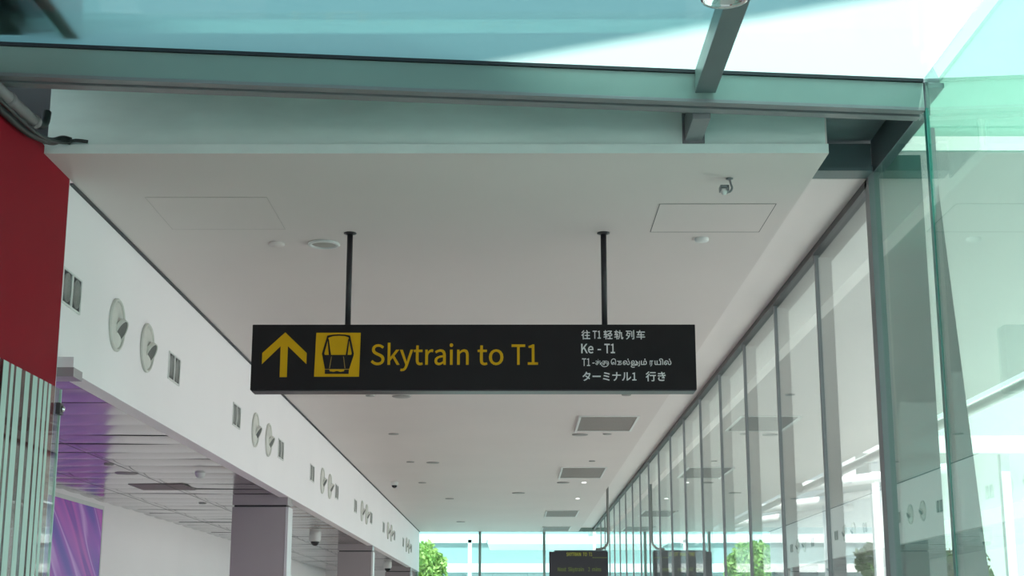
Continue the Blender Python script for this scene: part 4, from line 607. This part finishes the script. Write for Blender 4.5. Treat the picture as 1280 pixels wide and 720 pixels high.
  'ம்': [[460,475,487,475,529,475,563,464,590,443,617,421,637,391,650,353,663,315,669,270,669,220,669,181,665,147,657,119,648,91,634,69,616,50,603,38,589,27,572,20,555,13,535,8,513,5,490,2,462,0,430,0,311,0,193,0,74,0,74,155,74,310,74,465,98,465,122,465,146,465,146,330,146,195,146,60,209,60,273,60,336,60,336,140,336,219,336,298,336,333,339,360,346,381,352,401,361,419,374,432,387,446,402,457,420,464,438,472],[512,415,485,415,476,415,467,413,458,410,449,407,441,402,435,395,426,385,419,373,415,358,410,343,408,318,408,284,408,209,408,135,408,60,421,60,434,60,448,60,486,60,515,66,537,76,558,87,573,104,582,128,591,153,595,184,595,224,595,260,592,292,584,321,576,349,565,372,549,389,533,406],[503,569,487,569,471,569,457,574,447,585,436,595,431,609,431,626,431,642,436,655,447,666,457,676,471,682,487,682,503,682,517,676,527,666,538,655,543,642,543,626,543,609,538,595,527,585,517,574]],
  'ர': [[256,-119,194,-178,178,-163,162,-148,146,-134,200,-82,254,-31,308,20,308,148,308,277,308,405,254,405,200,405,146,405,146,270,146,135,146,0,122,0,98,0,74,0,74,155,74,310,74,465,224,465,373,465,523,465,523,445,523,425,523,405,476,405,428,405,380,405,380,270,380,135,380,0,318,-59]],
  'யி': [[443,0,297,0,297,155,297,310,297,465,321,465,345,465,369,465,369,330,369,195,369,60,467,60,565,60,662,60,662,195,662,330,662,465,687,465,711,465,735,465,735,310,735,155,735,0,589,0],[224,-9,202,-9,181,-9,163,-6,147,1,132,8,119,18,108,30,102,39,96,48,91,59,86,69,82,83,79,101,75,118,74,141,74,170,74,268,74,367,74,465,98,465,122,465,146,465,146,373,146,280,146,187,146,161,147,138,149,117,152,96,158,80,170,69,175,63,182,59,189,56,197,53,206,51,217,51,233,51,248,55,262,64,277,72,290,86,302,105,302,81,301,57,301,33,290,22,277,12,260,4,244,-5],[718,708,742,708,772,708,800,703,825,693,850,683,872,668,891,649,904,636,915,620,924,601,934,581,941,557,947,526,952,496,955,457,955,411,955,274,955,137,955,0,931,0,907,0,882,0,882,132,882,264,882,395,882,436,881,469,877,495,873,522,868,543,861,560,855,578,846,591,837,603,825,617,811,628,795,635,778,641,760,645,741,645,716,645,696,640,679,631,662,622,650,609,641,592,632,576,628,557,628,535,628,519,630,502,635,484,639,466,646,449,656,432,630,432,605,432,579,432,572,449,566,466,562,483,558,500,556,517,556,534,556,564,561,590,571,612,581,634,595,652,612,666,629,680,649,690,672,697,694,704]],
}

k_ = 'யி'
LIG = []                                # the strokes of this letter overlap, so each is filled on its own
for i_, s_ in enumerate(GLYPHS[k_]):
    GLYPHS[k_ + str(i_)] = [s_]; al = [v for q_ in GLYPHS[k_] for v in q_[2::6]]
    lo_, hi_ = min(al), max(al); LIG.append((k_ + str(i_), (min(s_[2::6]) - lo_) / (hi_ - lo_), (max(s_[2::6]) - lo_) / (hi_ - lo_)))
def word(name, key, x0, x1, zb, unit, y, m, parent, bold=0.0, th=.0025):
    """raised letters: outline scaled so it spans x0..x1, baseline at zb, unit = metres per outline unit in height"""
    sp = GLYPHS[key]; xs_ = [v for s_ in sp for v in s_[2::6]]; a, b = min(xs_), max(xs_); kx = (x1 - x0) / (b - a)
    cu = bpy.data.curves.new(name + '_curve', 'CURVE'); cu.dimensions = '2D'; cu.fill_mode = 'BOTH'; cu.resolution_u = 4
    for s_ in sp:
        n = len(s_) // 6; q = cu.splines.new('BEZIER'); q.bezier_points.add(n - 1); q.use_cyclic_u = True
        for i in range(n):
            w_ = s_[i*6:i*6+6]; bp = q.bezier_points[i]; bp.handle_left_type = bp.handle_right_type = 'FREE'
            P = [((w_[j] - a) * kx * 100, w_[j+1] * unit * 100, 0) for j in (0, 2, 4)]
            bp.handle_left, bp.co, bp.handle_right = P
    cu.extrude = 0
    tmp = bpy.data.objects.new('tmp', cu); C.objects.link(tmp)
    bpy.context.view_layer.update(); dg = bpy.context.evaluated_depsgraph_get()
    me = bpy.data.meshes.new_from_object(tmp.evaluated_get(dg)); bpy.data.objects.remove(tmp); bpy.data.curves.remove(cu)
    bm = bmesh.new(); bm.from_mesh(me); bpy.data.meshes.remove(me)
    bmesh.ops.remove_doubles(bm, verts=bm.verts, dist=1e-4)
    for f in bm.faces:
        if f.normal.z < 0: f.normal_flip()
    mv = {}
    for e_ in bm.edges:
        if len(e_.link_faces) != 1: continue
        lp = [l for l in e_.link_faces[0].loops if l.edge == e_][0]
        d_ = (lp.link_loop_next.vert.co - lp.vert.co).normalized(); n_ = Vector((d_.y, -d_.x, 0))
        for v in e_.verts: mv.setdefault(v, []).append(n_)
    for v, ns in mv.items():
        a_ = sum(ns, Vector()); 
        if a_.length > 1e-6:
            a_.normalize(); v.co += a_ * bold * 100 / max(.6, a_.dot(ns[0]))
    ex_ = bmesh.ops.extrude_face_region(bm, geom=list(bm.faces))
    for v in bm.verts: v.co = Vector((x0 + v.co.x / 100, y - .0002, zb + v.co.y / 100))
    for g_ in ex_['geom']:
        if isinstance(g_, bmesh.types.BMVert): g_.co.y = y - th - .0002
    for f in bm.faces: f.material_index = 0
    return obj(name, bm, m, parent)

# ------------------------------------------------------------------ hanging sign
SY = 8.86
def sx(p): return -1.604 + (p - 314) * .004865
def sz(p): return 1.8024 - (p - 405.5) * .00493
t = thing('hanging_sign', 'long black hanging sign with yellow arrow and train pictogram', 'sign', (-.25, SY + .07, sz(488)))
bm = new_bm(); box(bm, sx(314), sx(869.5), SY, SY + .14, sz(487.5), sz(405.5)); obj('sign_box', bm, M_sign, t, .004)
bm = new_bm(); box(bm, sx(315.5), sx(868), SY + .006, SY + .134, sz(487.5) - .006, sz(487.5) - .0002); obj('bottom_strip', bm, M_signrim, t)
for px in (432, 757):
    bm = new_bm(); lathe(bm, [(.018, -.004), (.018, CH - sz(405.5) + .0)], (sx(px), SY + .07, sz(405.5)), (0, 0, 1), 16)
    p = obj('post', bm, M_post, t)
    bm = new_bm(); lathe(bm, [(.04, -.001), (.04, -.006), (.02, -.012)], (sx(px), SY + .07, CH), (0, 0, 1), 20); obj('flange', bm, M_post, p)
def flat(name, polys, m, y=SY, th=.003, parent=t):
    bm = new_bm()
    for pl in polys: prism(bm, [(sx(a), sz(b)) for a, b in pl], 'y', y - th, y - .0002)
    return obj(name, bm, m, parent)
# arrow (one outline)
flat('arrow', [[(355.5,415.5),(383.2,441.5),(383.2,455.3),(359.3,432.8),(359.3,471.5),(350.3,471.5),(350.3,432.8),(327.6,455.3),(327.6,441.5)]], M_yel)
pic = flat('pictogram', [[(394.5,416),(450.2,416),(449.2,471),(393.2,471)]], M_yel)
def zp(a, b): return (390 + a/10.9, 410 + b/10.9)
K = M_sign
dk = [[zp(200,105),zp(280,92),zp(360,88),zp(440,92),zp(512,105),zp(505,135),zp(440,112),zp(360,107),zp(280,112),zp(215,135)],
      [zp(200,105),zp(222,118),zp(166,350),zp(178,378),zp(150,385),zp(132,360)],
      [zp(512,105),zp(490,118),zp(540,350),zp(530,378),zp(556,385),zp(570,355)],
      [zp(205,150),zp(222,150),zp(258,372),zp(228,372)],
      [zp(505,150),zp(488,150),zp(458,372),zp(482,372)],
      [zp(138,370),zp(568,370),zp(510,560),zp(180,560)],
      [zp(180,570),zp(240,570),zp(248,592),zp(300,600),zp(345,588),zp(390,600),zp(440,592),zp(446,570),zp(506,570),zp(504,628),zp(180,628)]]
flat('train_symbol', dk, K, SY - .003, .002)
ln = [[zp(262,392),zp(270,392),zp(248,552),zp(238,552)],[zp(425,392),zp(433,392),zp(458,552),zp(448,552)],[zp(190,562),zp(500,562),zp(500,566),zp(190,566)]]
flat('train_outline', ln, paint('worn_yellow', (.30,.19,.03), .5, .05, 8), SY - .005, .0015)
U = .00493
def w8(a): return sx(720 + a/8)
for key, a, b in (('Skytrain', 463.8, 585.5), ('to', 597, 628.8), ('T1', 639.5, 672)):
    word('word', key, sx(a), sx(b), sz(456), 25*U/257, SY, M_yel, t, .0012)
for key, a, b in (('往',55,141),('T1',168,247),('轻',277,364),('轨',384,472),('列',500,582),('车',606,690)):
    word('chinese_character', key, w8(a), w8(b), sz(423.3), (9.6*U/257) if key == 'T1' else 11.3*U/325, SY, M_whi, t, .0008)
for key, a, b in (('Ke',52,171),('-',216,246),('T1',284,386)):
    word('malay_word', key, w8(a), w8(b), sz(441.6), 11.4*U/257, SY, M_whi, t, .0010)
for key, a, b in (('ターミナル1',62,596),('行き',692,886)):
    word('japanese_word', key, w8(a), w8(b), sz(475.6), 10.6*U/290, SY, M_whi, t, .0010)
def w9(a): return sx(720 + a/9.846)
for key, a, b in (('T1',72,168),('-',198,224)):
    word('tamil_word', key, w9(a), w9(b), sz(457.6), 9.2*U/257, SY, M_whi, t, .0006)
for key, a, b in (('ெ',426,486),('ல்',572,656),('ல',672,744),('ம்',796,864),('ர',904,942),*[(k_, 962 + 104*u0, 962 + 104*u1) for k_, u0, u1 in LIG],('ல்',1078,1166)):
    word('tamil_character', key, w9(a), w9(b), sz(456.3), 5.1*U/465, SY, M_whi, t, .0005)
def strokes(name, lines, wd, m, parent, y):
    """round pen strokes as one raised mesh"""
    bm = new_bm()
    for ln_ in lines:
        P = smooth_path([Vector((w9(a), 0, sz(440 + b/9.846))) for a, b in ln_], 5)
        L_ = []; R_ = []
        for i, p in enumerate(P):
            d = (P[min(i+1, len(P)-1)] - P[max(i-1, 0)]).normalized(); n = Vector((-d.z, 0, d.x)) * wd / 2
            L_.append(p + n); R_.append(p - n)
        for i in range(len(P) - 1):
            q = [L_[i], L_[i+1], R_[i+1], R_[i]]
            prism(bm, [(v.x, v.z) for v in q], 'y', y - .0022, y - .0002)
    return obj(name, bm, m, parent)
for dx in (0, 84):
    strokes('tamil_character', [[(238+dx,116),(298+dx,116)], [(264+dx,114),(264+dx,146),(256+dx,158),(243+dx,154),(242+dx,142),(254+dx,136),(276+dx,135),(294+dx,137),(298+dx,148),(288+dx,158)]] + ([[(266,94),(269,97)]] if not dx else []), .0042, M_whi, t, SY)
strokes('tamil_character', [[(500,116),(556,116)], [(524,114),(524,158)], [(524,140),(536,131),(550,136),(553,148),(545,157),(520,159),(504,158)]], .0042, M_whi, t, SY)
strokes('tamil_vowel_sign', [[(318,126),(304,146),(314,172),(346,184),(378,174),(396,148),(388,118)]], .0045, M_whi, t, SY)
strokes('tamil_vowel_sign', [[(742,120),(758,140),(744,162),(712,166),(682,168),(674,182),(692,192),(716,188)], [(776,112),(777,150),(772,174),(758,172)]], .0045, M_whi, t, SY)

# ------------------------------------------------------------------ LED display further down
DY = 26.6
dd = DY * cs + 1.3 * sn
def ex(p): return (p - 644) * dd / F
def ez(p):
    k_ = (784 - p) * cs / F; return k_ * DY * cs / (1 - k_ * sn)
t = thing('departure_display', 'black hanging display board with yellow lettering at the far end', 'display', (ex(723), DY, ez(735)))
bm = new_bm(); box(bm, ex(686.5), ex(760), DY, DY + .14, ez(742), ez(689.5)); obj('display_case', bm, paint('display_black', (.012,.013,.022), .3, .05, 8), t, .01)
bm = new_bm(); box(bm, ex(693), ex(759), DY + .015, DY + .13, ez(689.4), ez(687.6)); obj('top_cover', bm, M_dsteel, t, .004)
M_led = glow('led_text', (.42,.46,.02), .55); M_led2 = glow('led_text_dim', (.20,.30,.02), .45)
for key, a, b in (('SKYTRAIN',708,726),('TO',728.5,733.5),('T1',736,740)):
    word('title_word', key, ex(a), ex(b), ez(695), .060/257, DY, M_led, t, .001, .008)
for key, a, b in (('Next',697,707.5),('Skytrain',710,729.5),('2',735,737),('mins',740,751)):
    word('status_word', key, ex(a), ex(b), ez(714), .066/257, DY, M_led2, t, .001, .008)
bm = new_bm()
for a in range(11):
    xx = ex(740.5 + a * 1.7); box(bm, xx, xx + .015, DY - .006, DY - .001, ez(697.6), ez(696.2) - .004)
obj('small_text_line', bm, M_led2, t)
Xp = ex(760.5); zt = ez(688)
bm = new_bm(); tube(bm, [(Xp, DY + .07, SH - .001), (Xp, DY + .07, zt + .16), (Xp - .02, DY + .07, zt + .10), (Xp - .07, DY + .07, zt + .045), (Xp - .14, DY + .07, zt + .025), (Xp - .22, DY + .07, zt + .02)], .022, 10)
lathe(bm, [(.034, 0), (.034, -.01), (.03, -.015)], (Xp, DY + .07, SH - .001), (0, 0, 1), 20)
obj('bent_pole', bm, paint('pole_grey', (.22,.23,.22), .4, .05, 8), t)

# ------------------------------------------------------------------ outdoors
# right canopy
bm = new_bm(); prism(bm, [(3.75, -2), (5.55, -2), (5.55, 46), (GX + .2, 46), (GX + .2, 8.3), (3.75, 8.3)], 'z', 2.72, 3.0)
t = tag(obj('canopy_roof', bm, M_outsoff), 'long pale canopy roof outside the glass wall', 'roof')
bm = new_bm(); prism(bm, [(GX + .2, -2), (3.74, -2), (3.74, 8.25), (GX + .2, 8.25)], 'z', 2.80, 2.83)
tag(obj('glass_canopy', bm, glass('canopy_glass', (.30,.42,.38), .6, .7, (.46,.62,.56))), 'frosted mint glass strip between the glass wall and pale canopy', 'canopy')
bm = new_bm(); tube(bm, [(5.62, -2, 2.62), (5.62, 46, 2.62)], .07, 12)
tag(obj('canopy_gutter', bm, M_outwhite), 'white gutter pipe along the outer canopy edge', 'pipe')
for i, y in enumerate((28.8, 34.5, 40.0)):
    bm = new_bm(); tube(bm, [(5.5, y, 2.64), (9.5, y + 2.2, 3.3)], .11, 10); tube(bm, [(7.4, y + 1.1, 2.9), (7.4, y + 1.1, -EYE)], .08, 10)
    tag(obj('roof_strut', bm, M_outwhite), ['nearest', 'middle', 'farthest'][i] + ' white outrigger strut and post beyond the canopy edge', 'strut', 'white struts outside the canopy')
bm = new_bm(); box(bm, 7.5, 16, 34, 60, 3.9, 4.3); box(bm, 7.5, 7.8, 34, 60, 3.2, 3.9)
for xx in (8.2, 11.2, 14.2): box(bm, xx, xx + .2, 34.2, 34.4, -EYE, 3.9)
tag(obj('white_walkway', bm, M_outwhite), 'white covered walkway beyond the trees outside the glass', 'walkway')
# end building behind end wall
t = thing('far_building', 'pale cyan clad building beyond the end glass wall', 'building', (0, 62, -EYE))
bm = new_bm(); box(bm, -16, 16, 62, 74, -EYE, 9); obj('wall', bm, M_outwall, t)
bm = new_bm()
for z in (2.2, 3.4, 5.2): box(bm, -15, 15, 61.9, 62, z, z + .35)
obj('band', bm, M_outwhite, t)
t = thing('entrance_canopy', 'white flat canopy on a thin post beyond the end glass wall', 'canopy', (0, 50, -EYE))
bm = new_bm(); box(bm, -.9, 6, 49, 53, 2.65, 2.95); obj('canopy_slab', bm, M_outwhite, t)
for xx in (-1.55, 4.2):
    bm = new_bm(); box(bm, xx, xx + .12, 49.2, 49.32, -EYE, 2.85); obj('post', bm, M_outwhite, t)
bm = new_bm(); box(bm, -1.6, -.9, 49.2, 49.3, 2.7, 2.8); obj('bracket', bm, M_outwhite, t)
def tree(X, Y, ztop, rad, n, m, nm, label, leaf=.09, cat='tree', grp=None, squash=1.0):
    t = thing(nm, label, cat, (X, Y, -EYE), grp)
    bm = new_bm(); zc = ztop - rad * squash
    blobs = [(X, Y, zc, rad*.8)] + [(X + random.uniform(-1,1)*rad*.55, Y + random.uniform(-.5,.5)*rad, zc + random.uniform(-.6,.6)*rad*squash, rad*random.uniform(.35,.55)) for _ in range(9)]
    for i in range(n):
        bx, by, bz, br = random.choice(blobs)
        v = Vector((random.gauss(0,1), random.gauss(0,1), random.gauss(0,1))).normalized() * br * random.uniform(.6, 1.0)
        p = Vector((bx, by, bz)) + Vector((v.x, v.y, v.z * squash))
        if p.z < -EYE + .02: p.z = -EYE + .02 + random.random()*.3
        a = Vector((random.uniform(-1,1), random.uniform(-1,1), random.uniform(-1,1))).normalized()
        b = a.cross(Vector((random.uniform(-1,1), random.uniform(-1,1), random.uniform(-1,1)))).normalized()
        s = leaf * random.uniform(.6, 1.3)
        bm.faces.new([bm.verts.new(p + a*s), bm.verts.new(p + b*s*.5), bm.verts.new(p - a*s), bm.verts.new(p - b*s*.5)])
    me_ = obj('foliage', bm, m, t)
    bm = new_bm(); tube(bm, [(X, Y, -EYE), (X + .03, Y, -EYE + (zc + EYE)*.5), (X, Y, zc)], [.09, .07, .04], 8)
    for s in (-1, 1): tube(bm, [(X, Y, zc - rad*.6), (X + s*rad*.4, Y + s*.1, zc + rad*.1)], [.04, .015], 6)
    obj('trunk', bm, M_bark, t)
tree(-2.65, 43.5, 2.40, .95, 3200, M_leaf, 'leafy_tree', 'bright green tree just beyond the left bay of the end glass wall')
tree(-4.6, 46, 2.6, 1.3, 2500, M_leaf, 'leafy_tree', 'second bright green tree farther left beyond the end glass wall')
tree(9.2, 36, 2.15, 1.1, 2500, M_leaf2, 'leafy_tree', 'dark green tree outside seen between the right mullions', .12)
tree(12.0, 42, 2.45, 1.3, 2500, M_leaf2, 'leafy_tree', 'dark green tree outside behind the pink blossoming shrub', .12)
tree(8.0, 32, 1.35, 1.2, 2500, M_pink, 'blossoming_shrub', 'pink and green blossoming shrub outside the glass wall', .10, 'shrub')
# tower slab above: its edge throws the shade line across the glass roof
P1 = Vector((-.07, 6.50 + .0, ZR)); 
def on_roof(x, y):
    X, Y = on_ceiling(x, y, ZR); return Vector((X, Y, ZR))
P1 = on_roof(642, 77); P2 = on_roof(1100, 0)
Hs = 26.0; off = -SUN * (Hs - ZR)
e = (P2 - P1).normalized(); nrm = Vector((-e.y, e.x, 0)); 
if nrm.y > 0: nrm = -nrm
A_ = P1 + off - e * 60; B_ = P1 + off + e * 60
bm = new_bm(); prism(bm, [(A_.x, A_.y), (B_.x, B_.y), (B_.x + nrm.x*30, B_.y + nrm.y*30), (A_.x + nrm.x*30, A_.y + nrm.y*30)], 'z', Hs - .5, Hs)
tag(obj('building_overhang', bm, M_block), 'large building overhang high above that shades the glass roof', 'building')

# ------------------------------------------------------------------ colour management
s = bpy.context.scene
s.view_settings.view_transform = 'Standard'; s.view_settings.look = 'None'
s.view_settings.gamma = 1; s.view_settings.use_curve_mapping = False
s.view_settings.exposure = -0.18
s.cycles.max_bounces = 12; s.cycles.diffuse_bounces = 6; s.cycles.glossy_bounces = 6; s.cycles.transparent_max_bounces = 32
s.cycles.use_denoising = True
